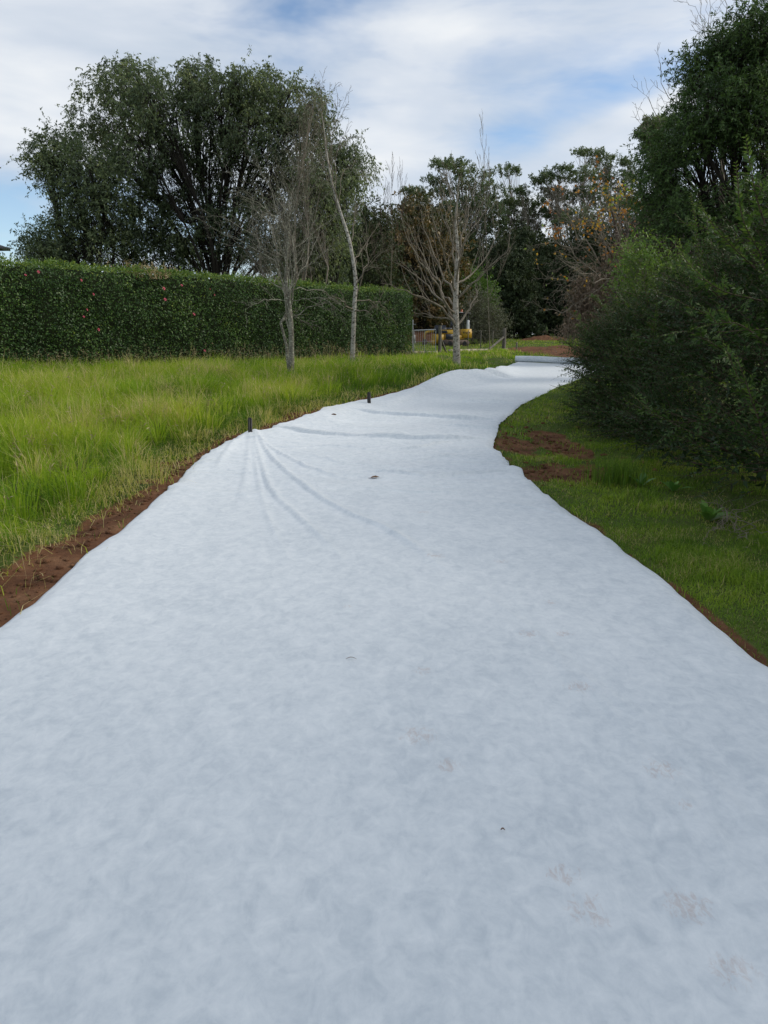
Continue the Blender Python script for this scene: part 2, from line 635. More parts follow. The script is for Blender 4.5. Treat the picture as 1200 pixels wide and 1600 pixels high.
M['autumn_leaf'] = leafmat('autumn_leaf', [(0.0, (.20, .07, .03)), (0.4, (.42, .17, .035)), (0.7, (.50, .30, .05)), (0.86, (.30, .36, .05)), (1.0, (.20, .33, .05))], 0.55, 0.25, 0.35, 1.0)
M['brown_leaf'] = leafmat('withered_leaf', [(0.0, (.055, .040, .030)), (0.5, (.115, .085, .064)), (1.0, (.20, .15, .105))], 0.7, 0.15, 0.2, 1.9)
M['plum_leaf'] = leafmat('plum_leaf', [(0.0, (.020, .013, .014)), (0.5, (.050, .034, .034)), (1.0, (.11, .085, .075))], 0.45, 0.35, 0.15)
M['straw'] = leafmat('dry_stalk', [(0.0, (.24, .17, .09)), (1.0, (.48, .40, .24))], 0.7, 0.15, 0.2, 1.0)
M['dock'] = leafmat('dock_leaf', [(0.0, (.045, .11, .022)), (1.0, (.10, .20, .035))], 0.4, 0.4, 0.25)
M['bark_dark'] = barkmat('dark_bark', (.018, .015, .012), (.048, .041, .033))
M['bark_grey'] = barkmat('lichen_bark', (.10, .09, .07), (.29, .27, .215), 7, 0.5, 0.85, (.42, .43, .33))
M['bark_birch'] = barkmat('birch_bark', (.27, .245, .205), (.52, .49, .43), 5, 1.8, 0.8, (.07, .06, .05))
M['bark_pale'] = barkmat('young_tree_bark', (.25, .22, .18), (.50, .46, .39), 6, 1.4, 0.8, (.09, .08, .06))
M['twig'] = barkmat('twig_bark', (.13, .105, .078), (.27, .235, .18), 9, 0.6)
M['twig_red'] = barkmat('brown_twig', (.055, .036, .026), (.13, .095, .07), 9, 0.6)
M['bark_gum'] = barkmat('gum_bark', (.15, .125, .095), (.34, .30, .24), 2.0, 0.25)
M['timber'] = barkmat('weathered_post', (.075, .068, .055), (.21, .195, .16), 14, 0.12, 0.9)
M['edging'] = plainmat('pale_edging', (.30, .26, .19), (.46, .41, .32), 9, 0.85, 0.2)
M['steel'] = plainmat('galvanised_steel', (.38, .39, .40), (.52, .53, .54), 30, 0.45, 0.5, 0.6)
M['picket'] = plainmat('picket_steel', (.018, .018, .02), (.04, .038, .036), 40, 0.55, 0.4, 0.3)
M['greypost'] = plainmat('grey_post', (.30, .31, .33), (.42, .43, .45), 20, 0.6, 0.3)
M['yellow'] = plainmat('yellow_paint', (.42, .24, .015), (.60, .37, .03), 4, 0.45, 0.4)
M['black'] = plainmat('black_rubber', (.014, .014, .015), (.035, .034, .034), 12, 0.6, 0.35)
M['darkblue'] = plainmat('dark_seat', (.020, .023, .033), (.04, .045, .06), 12, 0.4, 0.45)
M['white'] = plainmat('white_paint', (.62, .62, .60), (.78, .78, .76), 12, 0.5, 0.4)
M['track'] = plainmat('muddy_track', (.075, .055, .045), (.20, .15, .12), 9, 0.85, 0.2)
M['beacon'] = plainmat('amber_beacon', (.30, .06, .02), (.42, .10, .03), 30, 0.25, 0.5)
M['roof'] = plainmat('dark_roof_sheet', (.045, .047, .052), (.075, .078, .085), 5, 0.5, 0.4)
M['gutter'] = plainmat('gutter_steel', (.10, .105, .115), (.15, .155, .165), 8, 0.45, 0.4)
M['render'] = plainmat('house_wall', (.20, .19, .18), (.28, .27, .25), 3, 0.85, 0.2)
M['glass'] = plainmat('window_glass', (.03, .035, .04), (.05, .055, .06), 2, 0.08, 0.6)
M['deadleaf'] = plainmat('dead_leaf', (.10, .055, .03), (.20, .12, .07), 60, 0.75, 0.2)
M['cardboard'] = plainmat('cardboard_core', (.25, .18, .11), (.34, .25, .16), 12, 0.85, 0.15)


def soil_nodes(t, scale=1.0):
    n = tnoise(t, 3.0 * scale, 7, 0.62)
    n2 = tnoise(t, 21.0 * scale, 6, 0.65)
    c = ramp(t, n, [(0.3, (.078, .035, .018)), (0.52, (.160, .073, .037)), (0.72, (.255, .135, .070))])
    c = mixc(t, ramp(t, n2, [(0.35, 0.0), (0.75, 0.5)]), c, (.060, .036, .024))
    return c, n2


m, t, out = newmat('red_soil')
c, n2 = soil_nodes(t)
t.links.new(pbsdf(t, c, 0.92, 0.12, normal=tbump(t, n2, 0.9, 0.03)), out.inputs[0])
M['soil'] = m

m, t, out = newmat('verge_ground')
c, n2 = soil_nodes(t)
g1 = tnoise(t, 1.3, 6, 0.6)
g2 = tnoise(t, 26, 5, 0.7)
gc = ramp(t, g1, [(0.3, (.050, .075, .020)), (0.5, (.085, .125, .026)), (0.7, (.12, .135, .035))])
gc = mixc(t, ramp(t, g2, [(0.42, 0.0), (0.7, 0.75)]), gc, (.055, .048, .022))
fac = ramp(t, mth(t, 'ADD', tattr(t, 'tint'), mth(t, 'MULTIPLY', mth(t, 'SUBTRACT', n2, 0.5), 0.5)), [(0.36, 0.0), (0.6, 1.0)])
t.links.new(pbsdf(t, mixc(t, fac, gc, c), 0.95, 0.1, normal=tbump(t, n2, 0.8, 0.03)), out.inputs[0])
M['ground'] = m

# ------------------------------------------------------------------ ground
def axis(parts):
    o = []
    for a, b, n in parts:
        o.append(np.linspace(a, b, n, endpoint=False))
    return np.concatenate(o + [np.array([parts[-1][1]])])


xs = axis([(-1500, -120, 6), (-120, -30, 12), (-30, -8, 36), (-8, -4.5, 22), (-4.5, 5, 105), (5, 14, 40), (14, 40, 16), (40, 120, 8), (120, 1500, 6)])
ys = axis([(-60, -4, 8), (-4, 2, 16), (2, 17, 150), (17, 34, 90), (34, 60, 36), (60, 120, 20), (120, 400, 8), (400, 2600, 6)])
XX, YY = np.meshgrid(xs, ys)
ZZ = Hg(XX, YY)
g = Geo()
nx_, ny_ = len(xs), len(ys)
ii = np.arange(nx_ * ny_).reshape(ny_, nx_)
g.add(np.stack([XX, YY, ZZ], -1).reshape(-1, 3), f4=np.stack([ii[:-1, :-1], ii[:-1, 1:], ii[1:, 1:], ii[1:, :-1]], -1).reshape(-1, 4), tint=soilmask(XX, YY).ravel())
ground = g.build('ground', M['ground'], smooth=True)
ground['kind'] = 'structure'
ground['label'] = 'red soil and grass ground of the verge and paddock'

# ------------------------------------------------------------------ the white geotextile
WR = [  # pixels of the folds, height, half width
    ([(428, 677), (500, 682), (607, 687), (698, 691), (769, 689)], .060, .06),
    ([(556, 648), (625, 652), (694, 657), (781, 659)], .065, .08),
    ([(721, 629), (760, 630), (804, 633)], .055, .20),
    ([(611, 705), (652, 703), (680, 698), (717, 693)], .026, .05),
    ([(570, 742), (625, 744), (666, 751), (717, 746), (808, 738)], .030, .05),
    ([(396, 680), (419, 760), (469, 815), (510, 852), (533, 879)], .024, .055),
    ([(398, 680), (428, 723), (487, 774), (556, 813), (625, 842), (689, 893)], .026, .058),
    ([(393, 678), (360, 705), (335, 745)], .018, .08),
    ([(392, 680), (385, 740), (372, 800)], .016, .08),
    ([(480, 715), (540, 728), (600, 735)], .014, .05),
    ([(455, 705), (500, 700), (560, 704), (610, 712)], .016, .05),
    ([(640, 722), (700, 716), (760, 712)], .018, .05),
    ([(404, 690), (450, 720), (500, 742), (560, 756)], .022, .055),
    ([(700, 668), (740, 671), (776, 672)], .025, .06),
    ([(600, 770), (680, 775), (760, 768)], .012, .04),
    ([(395, 690), (404, 760), (425, 830), (450, 880)], .014, .045),
    ([(745, 925), (800, 970), (850, 1010), (905, 1095)], .006, .022),
    ([(850, 1010), (930, 1090), (1000, 1180), (1100, 1290), (1195, 1420)], .007, .018),
    ([(900, 1060), (1000, 1130), (1100, 1220), (1200, 1340)], .006, .022),
    ([(960, 1150), (1050, 1250), (1130, 1350), (1200, 1440)], .005, .015),
    ([(903, 1088), (908, 1110), (918, 1135)], .003, .015),
    ([(600, 640), (650, 622), (700, 601), (735, 590)], .05, .25),
    ([(440, 668), (470, 660), (520, 648), (580, 633)], .03, .10),
    ([(780, 790), (850, 800), (900, 815)], .008, .05),
]
WRW = [(resample(np.array([G(*p) for p in w[0]]), 14)[:, :2], w[1], w[2]) for w in WR]


def polyd(x, y, pl):
    best = np.full(x.shape, 1e9)
    par = np.zeros(x.shape)
    sg = np.zeros(x.shape)
    L = np.linalg.norm(np.diff(pl, axis=0), axis=1)
    acc = np.concatenate([[0], np.cumsum(L)])
    for k in range(len(pl) - 1):
        a, b = pl[k], pl[k + 1]
        d = b - a
        tt = np.clip(((x - a[0]) * d[0] + (y - a[1]) * d[1]) / (d @ d), 0, 1)
        ex, ey = x - a[0] - tt * d[0], y - a[1] - tt * d[1]
        dd = np.hypot(ex, ey)
        w = dd < best
        best = np.where(w, dd, best)
        par = np.where(w, (acc[k] + tt * L[k]) / acc[-1], par)
        sg = np.where(w, np.sign(ex * d[1] - ey * d[0]), sg)
    return best, par, sg


def edge_param(W_, anchors):
    s = np.concatenate([[0], np.cumsum(np.linalg.norm(np.diff(W_[:, :2], axis=0), axis=1))])
    av = [s[a] for a in anchors]
    return s, av


aL = [0, 3, 3 + 7, 3 + 11, 3 + 14, len(LW) - 1]
aR = [0, 3, 3 + 16, 3 + 19, 3 + 22, len(RW) - 1]
sLv, kL = edge_param(LW, aL)
sRv, kR = edge_param(RW, aR)
kS = [(a + b) / 2 for a, b in zip(kL, kR)]
srow = axis([(0, kS[1] - 2.0, 50), (kS[1] - 2.0, kS[2] - 6, 130), (kS[2] - 6, kS[2] + 1.5, 330), (kS[2] + 1.5, kS[3] + 1, 130), (kS[3] + 1, kS[5], 150)])
ul = np.interp(srow, kS, kL)
ur = np.interp(srow, kS, kR)
Lp = np.stack([np.interp(ul, sLv, LW[:, k]) for k in range(2)], 1)
Rp = np.stack([np.interp(ur, sRv, RW[:, k]) for k in range(2)], 1)
# slight ragged wave of the cut edge
for E, sgn, sd_ in ((Lp, -1, 21), (Rp, 1, 31)):
    wv = (vnoise(srow * 2.2, srow * 0, sd_) - 0.5) * 0.03 + (vnoise(srow * 6.5, srow * 0, sd_ + 3) - 0.5) * 0.025
    E[:, 0] += wv
tcol = np.linspace(0, 1, 185)
FX = Lp[:, None, 0] * (1 - tcol) + Rp[:, None, 0] * tcol
FY = Lp[:, None, 1] * (1 - tcol) + Rp[:, None, 1] * tcol
FZ = Hs(FX, FY) + 0.03
FZ += (fbm(FX * 0.6, FY * 0.45, 41, 2) - 0.5) * 0.04 + (fbm(FX * 4, FY * 4, 43, 3) - 0.5) * 0.005
mid = sstep(6, 8, FY) * (1 - sstep(12.5, 15, FY))
FZ += mid * (1 - np.abs(fbm(FX * .8 + FY * .3, FY * 3.2, 47, 3) * 2 - 1) ** .7 - .5) * 0.048
FZ += (fbm(FX * 1.2 + FY * 0.5, FY * 2.6, 53, 3) - 0.5) * 0.018 * sstep(13, 16, FY)
for pl, h, w in WRW:
    d, par, sg = polyd(FX, FY, pl)
    tp = sstep(0, 0.12, par) * (1 - sstep(0.8, 1.0, par))
    ww = np.where(sg > 0, w * 0.42, w * 0.75)
    FZ += 1.12 * h * np.exp(-(d / ww) ** 2) * np.where(d < 6 * w, 1, 0) * (0.25 + 0.75 * tp) * (0.75 + 0.5 * fbm(FX * 2, FY * 2, 61, 2))
# edges sag on to the soil with small flutes
ed = np.minimum(tcol, 1 - tcol)[None, :] * 4.2
FZ += np.exp(-(ed / 0.10) ** 2) * (vnoise(srow * 3.3, srow * 0, 77)[:, None] - 0.35) * 0.025 - np.exp(-(ed / 0.07) ** 2) * 0.03
fab = tag(empty('geotextile_fabric', (0, 8, 0)), 'wide white geotextile fabric laid along the whole drive, unrolled to its roll', 'fabric')
g = Geo()
nr, nc = FX.shape
ii = np.arange(nr * nc).reshape(nr, nc)
prints = [(783, 884, .10), (827, 1000, .10), (880, 1000, .09), (660, 1058, .08), (655, 1160, .13), (905, 1085, .11), (1035, 1215, .12), (1066, 1270, .06), (880, 1378, .09), (920, 1435, .11),
          (1075, 1428, .12), (1145, 1530, .10), (700, 1205, .09), (545, 955, .06), (662, 806, .10), (860, 950, .08), (680, 875, .12)]
FT = np.zeros(FX.shape)                      # where boots have left soil
for (px, py, r) in prints:
    q = G(px, py)
    FT = np.maximum(FT, np.clip(1 - ((FX - q[0]) / r) ** 2 - ((FY - q[1]) / (r * .9)) ** 2, 0, 1))
g.add(np.stack([FX, FY - 8, FZ], -1).reshape(-1, 3), f4=np.stack([ii[:-1, :-1], ii[:-1, 1:], ii[1:, 1:], ii[1:, :-1]], -1).reshape(-1, 4), tint=FT.ravel())

# material: needle-punched white fibre with cloudy density, muddy boot prints
m, t, out = newmat('white_geotextile')
tcn = t.nodes.new('ShaderNodeTexCoord')
ov = tcn.outputs['Object']
a1 = tnoise(t, 13, 6, 0.66, ov, (1.0, 0.8, 1), 0.5)
a2 = tnoise(t, 30, 4, 0.6, ov, (1, 1, 1), 0.2)
a3 = tnoise(t, 1.1, 3, 0.5, ov)
fa = mth(t, 'ADD', mth(t, 'ADD', mth(t, 'MULTIPLY', a1, 0.6), mth(t, 'MULTIPLY', a2, 0.2)), mth(t, 'MULTIPLY', a3, 0.2))
fc = ramp(t, fa, [(0.37, (.535, .585, .622)), (0.5, (.640, .682, .708)), (0.63, (.730, .764, .780))])
acc = tattr(t)
pn = tnoise(t, 26, 4, 0.7, ov, (1.6, 0.8, 1), 1.2)
pm = ramp(t, mth(t, 'MULTIPLY', mth(t, 'POWER', acc, 0.5), pn), [(0.42, 0.0), (0.60, 0.32)])
fc = mixc(t, pm, fc, (.42, .25, .17))
fine = tnoise(t, 220, 3, 0.7, ov)
hh = mth(t, 'ADD', mth(t, 'MULTIPLY', a1, 0.25), mth(t, 'ADD', mth(t, 'MULTIPLY', a2, 0.3), mth(t, 'MULTIPLY', fine, 0.16)))
bs = t.nodes.new('ShaderNodeBsdfPrincipled')
t.links.new(fc, bs.inputs['Base Color'])
bs.inputs['Roughness'].default_value = 0.75
bs.inputs['Specular IOR Level'].default_value = 0.25
bs.inputs['Sheen Weight'].default_value = 0.25
bs.inputs['Sheen Roughness'].default_value = 0.5
t.links.new(tbump(t, hh, 0.35, 0.008), bs.inputs['Normal'])
t.links.new(bs.outputs[0], out.inputs[0])
M['fabric'] = m
sheet = g.build('laid_sheet', M['fabric'], fab, smooth=True)
sm = sheet.modifiers.new('thickness', 'SOLIDIFY')
sm.thickness = 0.004
sm.offset = -1
# the roll at the far end
eL = np.array([Lp[-1, 0], Lp[-1, 1], float(Hs(*Lp[-1])) + 0.02])
eR = np.array([Rp[-1, 0], Rp[-1, 1], float(Hs(*Rp[-1])) + 0.02])
ax = unit(eR - eL)
fw = unit(np.cross(np.array([0, 0, 1.0]), ax))
eL, eR = eL - ax * 0.02, eR + ax * 0.05
RR = 0.125
g = Geo()
an = np.linspace(0, 2 * np.pi * 4.2, 120)
rr = RR - 0.020 * an / (2 * np.pi)
prof = [(-math.sin(a) * 1 * r, -math.cos(a) * r + RR) for a, r in zip(an, rr)]
fracs = np.linspace(0, 1, 15)
rows = []
for f_ in fracs:
    c0 = eL * (1 - f_) + eR * f_ + np.array([0, 0, 0.012 + 0.012 * math.sin(f_ * 9)])
    rows.append([c0 + fw * a + np.array([0, 0, b]) for a, b in prof])
V = np.array(rows)
ii = np.arange(V.shape[0] * V.shape[1]).reshape(V.shape[:2])
g.add(V.reshape(-1, 3) - np.array([0, 8, 0]), f4=np.stack([ii[:-1, :-1], ii[:-1, 1:], ii[1:, 1:], ii[1:, :-1]], -1).reshape(-1, 4))
roll = g.build('roll', M['fabric'], fab, smooth=True)
roll['label'] = 'remaining roll of white fabric lying across the end'
g = Geo()
c0 = np.array([0, -8, RR + 0.012])
g.tube(np.array([eL + c0 - ax * 0.03, eR + c0 + ax * 0.03]), 0.036, 12)
cc = g.build('core_tube', M['cardboard'], roll)

# dead leaf and twig bits that lie on the fabric
def fabz(x, y):
    k_ = np.argmin((FX - x) ** 2 + (FY - y) ** 2)
    return float(FZ.ravel()[k_]) + 0.002


q = G(585, 751)
g = Geo()
leaf = np.array([[-.065, 0, 0.0], [-.02, -.035, .016], [.03, -.03, .012], [.075, .004, .004], [.03, .032, .022], [-.02, .03, .018], [0, 0, .006], [-.10, .012, .004]])
g.add(leaf, f3=[[0, 1, 6], [1, 2, 6], [2, 3, 6], [3, 4, 6], [4, 5, 6], [5, 0, 6], [0, 7, 1]])
o = g.build('fallen_leaf', M['deadleaf'])
o.location = (q[0], q[1], fabz(q[0], q[1]) + 0.004)
o.rotation_euler = (0.06, -0.04, 0.3)
o.scale = (.8, .8, .8)
tag(o, 'curled brown dead leaf lying on the white fabric', 'leaf')
for k, (px, py, s, lab) in enumerate([(549, 1040, .055, 'thin dark grass stem lying on the near fabric'), (430, 676, .06, 'small dark crumb of soil on the fabric beside the nearer black stake'),
                                      (785, 1311, .014, 'tiny black speck of bark on the near fabric'), (522, 659, .09, 'dark sliver of bark on the fabric below the left edge')]):
    q = G(px, py)
    g = Geo()
    pts = resample([[-s / 2, 0, 0], [0, s * .14, .006], [s / 2, -s * .05, 0]], 6)
    rr_ = (.0014 if k == 0 else s * .16) * np.array([.5, 1, 1.1, 1.0, .8, .3])
    g.tube(pts, rr_, 5)
    o = g.build(['dry_straw', 'soil_crumb', 'bark_speck', 'bark_sliver'][k], M['deadleaf'])
    o.location = (q[0], q[1], fabz(q[0], q[1]) + 0.004)
    tag(o, lab, ['stem', 'soil', 'bark', 'bark'][k])

# two black steel stakes at the left edge
for k, (px, py, h) in enumerate([(390.5, 676, .235), (576.5, 627, .22)]):
    q = G(px, py, hf=bump_cloth)
    q[0] = max(q[0], float(XL(q[1])) + .05)
    z = float(Hs(q[0], q[1])) + 0.03
    o = empty('steel_stake', (q[0], q[1], z))
    g = Geo()
    w = .020 if k == 0 else .022
    for a in (0, 2 * math.pi / 3, 4 * math.pi / 3):   # star section
        d = np.array([math.cos(a), math.sin(a), 0])
        g.box(d * w * .9 + np.array([0, 0, h / 2 - .15]), (w * 1.9, .008, h + .3), a)
    g.build('shaft', M['picket'], o)
    g = Geo()
    g.box((0, 0, h + .004), (.034, .034, .012))
    g.build('cap', M['picket'], o)
    o.rotation_euler = (0.02, 0.03 * (1 - 2 * k), 0.4)
    tag(o, ['nearer black steel stake pinning the left edge where the folds fan out', 'farther black steel stake standing by the left edge of the fabric'][k], 'stake', 'stakes along the fabric edge')

# ------------------------------------------------------------------ camellia hedge
HA = np.array([-10.8, 20.0])
HB = np.array([1.35, 35.0])
hd = (HB - HA) / np.linalg.norm(HB - HA)
hn = np.array([hd[1], -hd[0]])              # towards the drive
HA = HA - hd * 8.0
HLEN = float(np.linalg.norm(HB - HA))
HTH = 1.5
ZH0 = 0.36


def hedge_top(u):
    return 3.58 + 0.10 * (fbm(u * 0.35, u * 0, 91, 3) - 0.5) * 2 * 0.6


hedge = tag(empty('camellia_hedge', (HA[0], HA[1], ZH0)), 'long clipped dark green camellia hedge dotted with pink flowers', 'hedge')
hloc = np.array([HA[0], HA[1], ZH0])
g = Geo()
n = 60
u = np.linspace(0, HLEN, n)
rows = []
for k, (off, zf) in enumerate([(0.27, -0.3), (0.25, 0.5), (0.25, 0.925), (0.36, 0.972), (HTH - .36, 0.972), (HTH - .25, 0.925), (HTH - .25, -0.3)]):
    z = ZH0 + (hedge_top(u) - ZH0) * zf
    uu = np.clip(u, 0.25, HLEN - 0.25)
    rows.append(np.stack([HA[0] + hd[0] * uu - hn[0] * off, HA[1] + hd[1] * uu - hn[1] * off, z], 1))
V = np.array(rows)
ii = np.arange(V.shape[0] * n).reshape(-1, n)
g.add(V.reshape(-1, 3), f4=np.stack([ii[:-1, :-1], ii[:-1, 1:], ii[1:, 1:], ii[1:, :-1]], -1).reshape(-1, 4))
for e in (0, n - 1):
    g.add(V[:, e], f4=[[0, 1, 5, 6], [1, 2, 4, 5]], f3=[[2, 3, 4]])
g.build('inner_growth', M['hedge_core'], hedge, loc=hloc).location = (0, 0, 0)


def hedge_pt(u, v, out_):
    """u along, v height fraction, out_ outwards of the front face"""
    z = ZH0 + (hedge_top(u) - ZH0) * v
    return np.stack([HA[0] + hd[0] * u + hn[0] * out_, HA[1] + hd[1] * u + hn[1] * out_, z], -1)


g = Geo()
# front face
N = 54000
u = rng.random(N) * HLEN
v = rng.random(N) ** 0.95
bul = (fbm(u * 1.1, v * 3.5, 95) - 0.5) * 0.38 + (fbm(u * 4.5, v * 13, 96, 2) - 0.5) * 0.14
edge = -0.25 * sstep(0.94, 1.0, v)
p = hedge_pt(u, v, bul + edge - np.abs(rng.normal(size=N)) * np.where(rng.random(N) < .3, .16, .06))
fn = np.array([hn[0], hn[1], 0.0])
d = unit(fn * 0.5 + np.array([0, 0, 0.25]) + sph(N) * 0.9)
nn = unit(fn * 0.8 + np.array([0, 0, 0.6]) + sph(N) * 0.7)
ti = 0.32 + 0.26 * (fbm(u * 0.9, v * 3, 97) - 0.5) * 2 + rng.normal(size=N) * 0.19 + 0.32 * sstep(0.9, 1.0, v)  # light put into the tint: dim face, brighter towards the upper rim
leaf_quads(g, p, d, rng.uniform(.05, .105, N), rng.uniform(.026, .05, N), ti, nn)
# top
N = 15000
u = rng.random(N) * HLEN
o_ = -rng.random(N) * HTH
p = hedge_pt(u, np.ones(N), o_)
p[:, 2] += (fbm(u * 2.5, o_ * 2.5, 99) - 0.5) * 0.16 - 0.03 + np.abs(rng.normal(size=N)) * 0.035
d = unit(np.array([0, 0, 0.7]) + sph(N) * 0.8)
leaf_quads(g, p, d, rng.uniform(.06, .11, N), rng.uniform(.026, .046, N), 0.66 + rng.normal(size=N) * 0.15, unit(np.array([0, 0, .8]) + sph(N) * .8))  # lighter tint stands in for the sunlit top
# end face by the gate, and the back
N = 4500
v = rng.random(N)
o_ = -rng.random(N) * HTH
p = hedge_pt(np.full(N, HLEN) + (fbm(o_ * 3, v * 6, 98) - .5) * .2, v * 0.98, o_)
leaf_quads(g, p, unit(np.array([hd[0], hd[1], .2]) + sph(N) * .9), .085, .04, 0.36 + rng.normal(size=N) * .14, unit(np.array([hd[0], hd[1], .5]) + sph(N) * .8))
# young shoots that stand above the clipped top
N = 420
u = rng.random(N) * HLEN
p = hedge_pt(u, np.ones(N), -rng.random(N) * 0.9 - 0.05)
PS, RS = shoots(p, unit(np.array([0, 0, 1.0]) + sph(N) * 0.25), rng.uniform(.06, .22, N), np.full(N, .004), 4, 0.0, 0.03)
leaves_on(g, PS, 7, .085, .034, 0.72, 0.2, 0.7, 0, 0.14)
g.build('foliage', M['camellia'], hedge, loc=hloc).location = (0, 0, 0)
# pink flowers
fg = Geo()
for ring, (k_, r_, zz, l_) in enumerate([(6, .018, .0, .062), (5, .010, .012, .048), (4, .004, .024, .03)]):
    for i in range(k_):
        a = i / k_ * 6.283 + ring * .5
        dd = np.array([math.cos(a), math.sin(a), .35 + .35 * ring])
        dd /= np.linalg.norm(dd)
        leaf_quads(fg, np.array([[math.cos(a) * r_, math.sin(a) * r_, zz]]), dd[None], l_, l_ * .95, .5, np.array([[0, 0, 1.0]]), 0.15)
fproto = None
for (px, py, s) in [(38, 430, .8), (58, 425, 1), (125, 438, .9), (144, 460, .9), (134, 484, .9), (129, 495, .8), (152, 515, 1.1), (254, 451, 1.3), (256, 468, 1.2), (282, 446, 1.0),
                    (301, 491, 1.2), (326, 452, .8), (333, 461, .8), (318, 548, 1.0)]:
    dr = ray(px, py)
    tt = ((HA - np.array([0, 0])) @ hn) / (dr[:2] @ hn)
    q = np.array([0, 0, CAMH]) + dr * tt
    q = q + np.array([hn[0], hn[1], 0]) * 0.07 - hloc
    if fproto is None:
        fproto = fg.build('flower', M['petal'], hedge, smooth=True)
        o = fproto
    else:
        o = fproto.copy()
        COL.objects.link(o)
        o.parent = hedge
    o.location = q
    s *= .62
    o.scale = (s, s, s)
    o.rotation_euler = Vector((hn[0] + rng.normal() * .4, hn[1] + rng.normal() * .4, .35 + rng.normal() * .3)).to_track_quat('Z', 'Y').to_euler()

# grey posts behind the hedge
for k, (px, py0, lab) in enumerate([(255, 421, 'thin grey post behind the hedge nearest the dry canes'), (281, 423, 'grey post behind the hedge above two pink flowers, second from the dry canes'),
                                    (345, 427, 'grey post standing alone behind the middle of the hedge'), (388, 433, 'left one of two close grey posts behind the hedge'), (392.5, 433, 'right one of two close grey posts behind the hedge')]):
    Y = 20 * 165 / (165 - .109 * px) + 3.2
    q = P(px, py0, Y)
    zg = float(Hg(q[0], q[1]))
    o = empty('fence_post', (q[0], q[1], zg))
    h = q[2] - zg
    w = (.035, .06, .06, .05, .05)[k]
    g = Geo()
    g.box((0, 0, h / 2 - .1), (w, w, h + .2), .3)
    g.build('shaft', M['greypost'], o)
    g = Geo()
    g.box((0, 0, h + .012), (w + .012, w + .012, .024), .3, taper=.7)
    g.build('cap', M['greypost'], o)
    tag(o, lab, 'post', 'grey posts behind the hedge')

# ------------------------------------------------------------------ house corner at the left
hp = P(14, 386, 39.0)
house = tag(empty('house', (hp[0] - 6.62, hp[1] - 4.5, 0.6)), 'house with dark roof eave peeking over the hedge at the left', 'house')
ez = hp[2] - 0.6
g = Geo().box((0, 0, ez / 2 - .15), (11.6, 7.8, ez - .3))
g.build('wall', M['render'], house)
g = Geo()
a, b = 6.5, 4.5
g.add([[-a, -b, ez], [a, -b, ez], [a, b, ez], [-a, b, ez], [-2.5, 0, ez + 1.6], [2.5, 0, ez + 1.6], [-a, -b, ez - .05], [a, -b, ez - .05], [a, b, ez - .05], [-a, b, ez - .05]],
      f4=[[0, 1, 5, 4], [2, 3, 4, 5], [6, 7, 1, 0], [7, 8, 2, 1], [8, 9, 3, 2], [9, 6, 0, 3], [9, 8, 7, 6]], f3=[[1, 2, 5], [3, 0, 4]])
rf = g.build('roof', M['roof'], house)
g = Geo()
for (c, dd) in [((0, -b - .06, ez - .10), (2 * a + .24, .12, .16)), ((0, b + .06, ez - .10), (2 * a + .24, .12, .16)), ((a + .06, 0, ez - .10), (.12, 2 * b, .16)), ((-a - .06, 0, ez - .10), (.12, 2 * b, .16))]:
    g.box(c, dd)
g.build('gutter', M['gutter'], rf)
for x in (-3, 1.2, 3.9):
    w_ = Geo().box((x, -3.93, ez - 1.6), (1.5, .08, 1.2)).build('window', M['white'], house)
    Geo().box((x, -3.985, ez - 1.6), (1.36, .03, 1.06)).build('pane', M['glass'], w_)

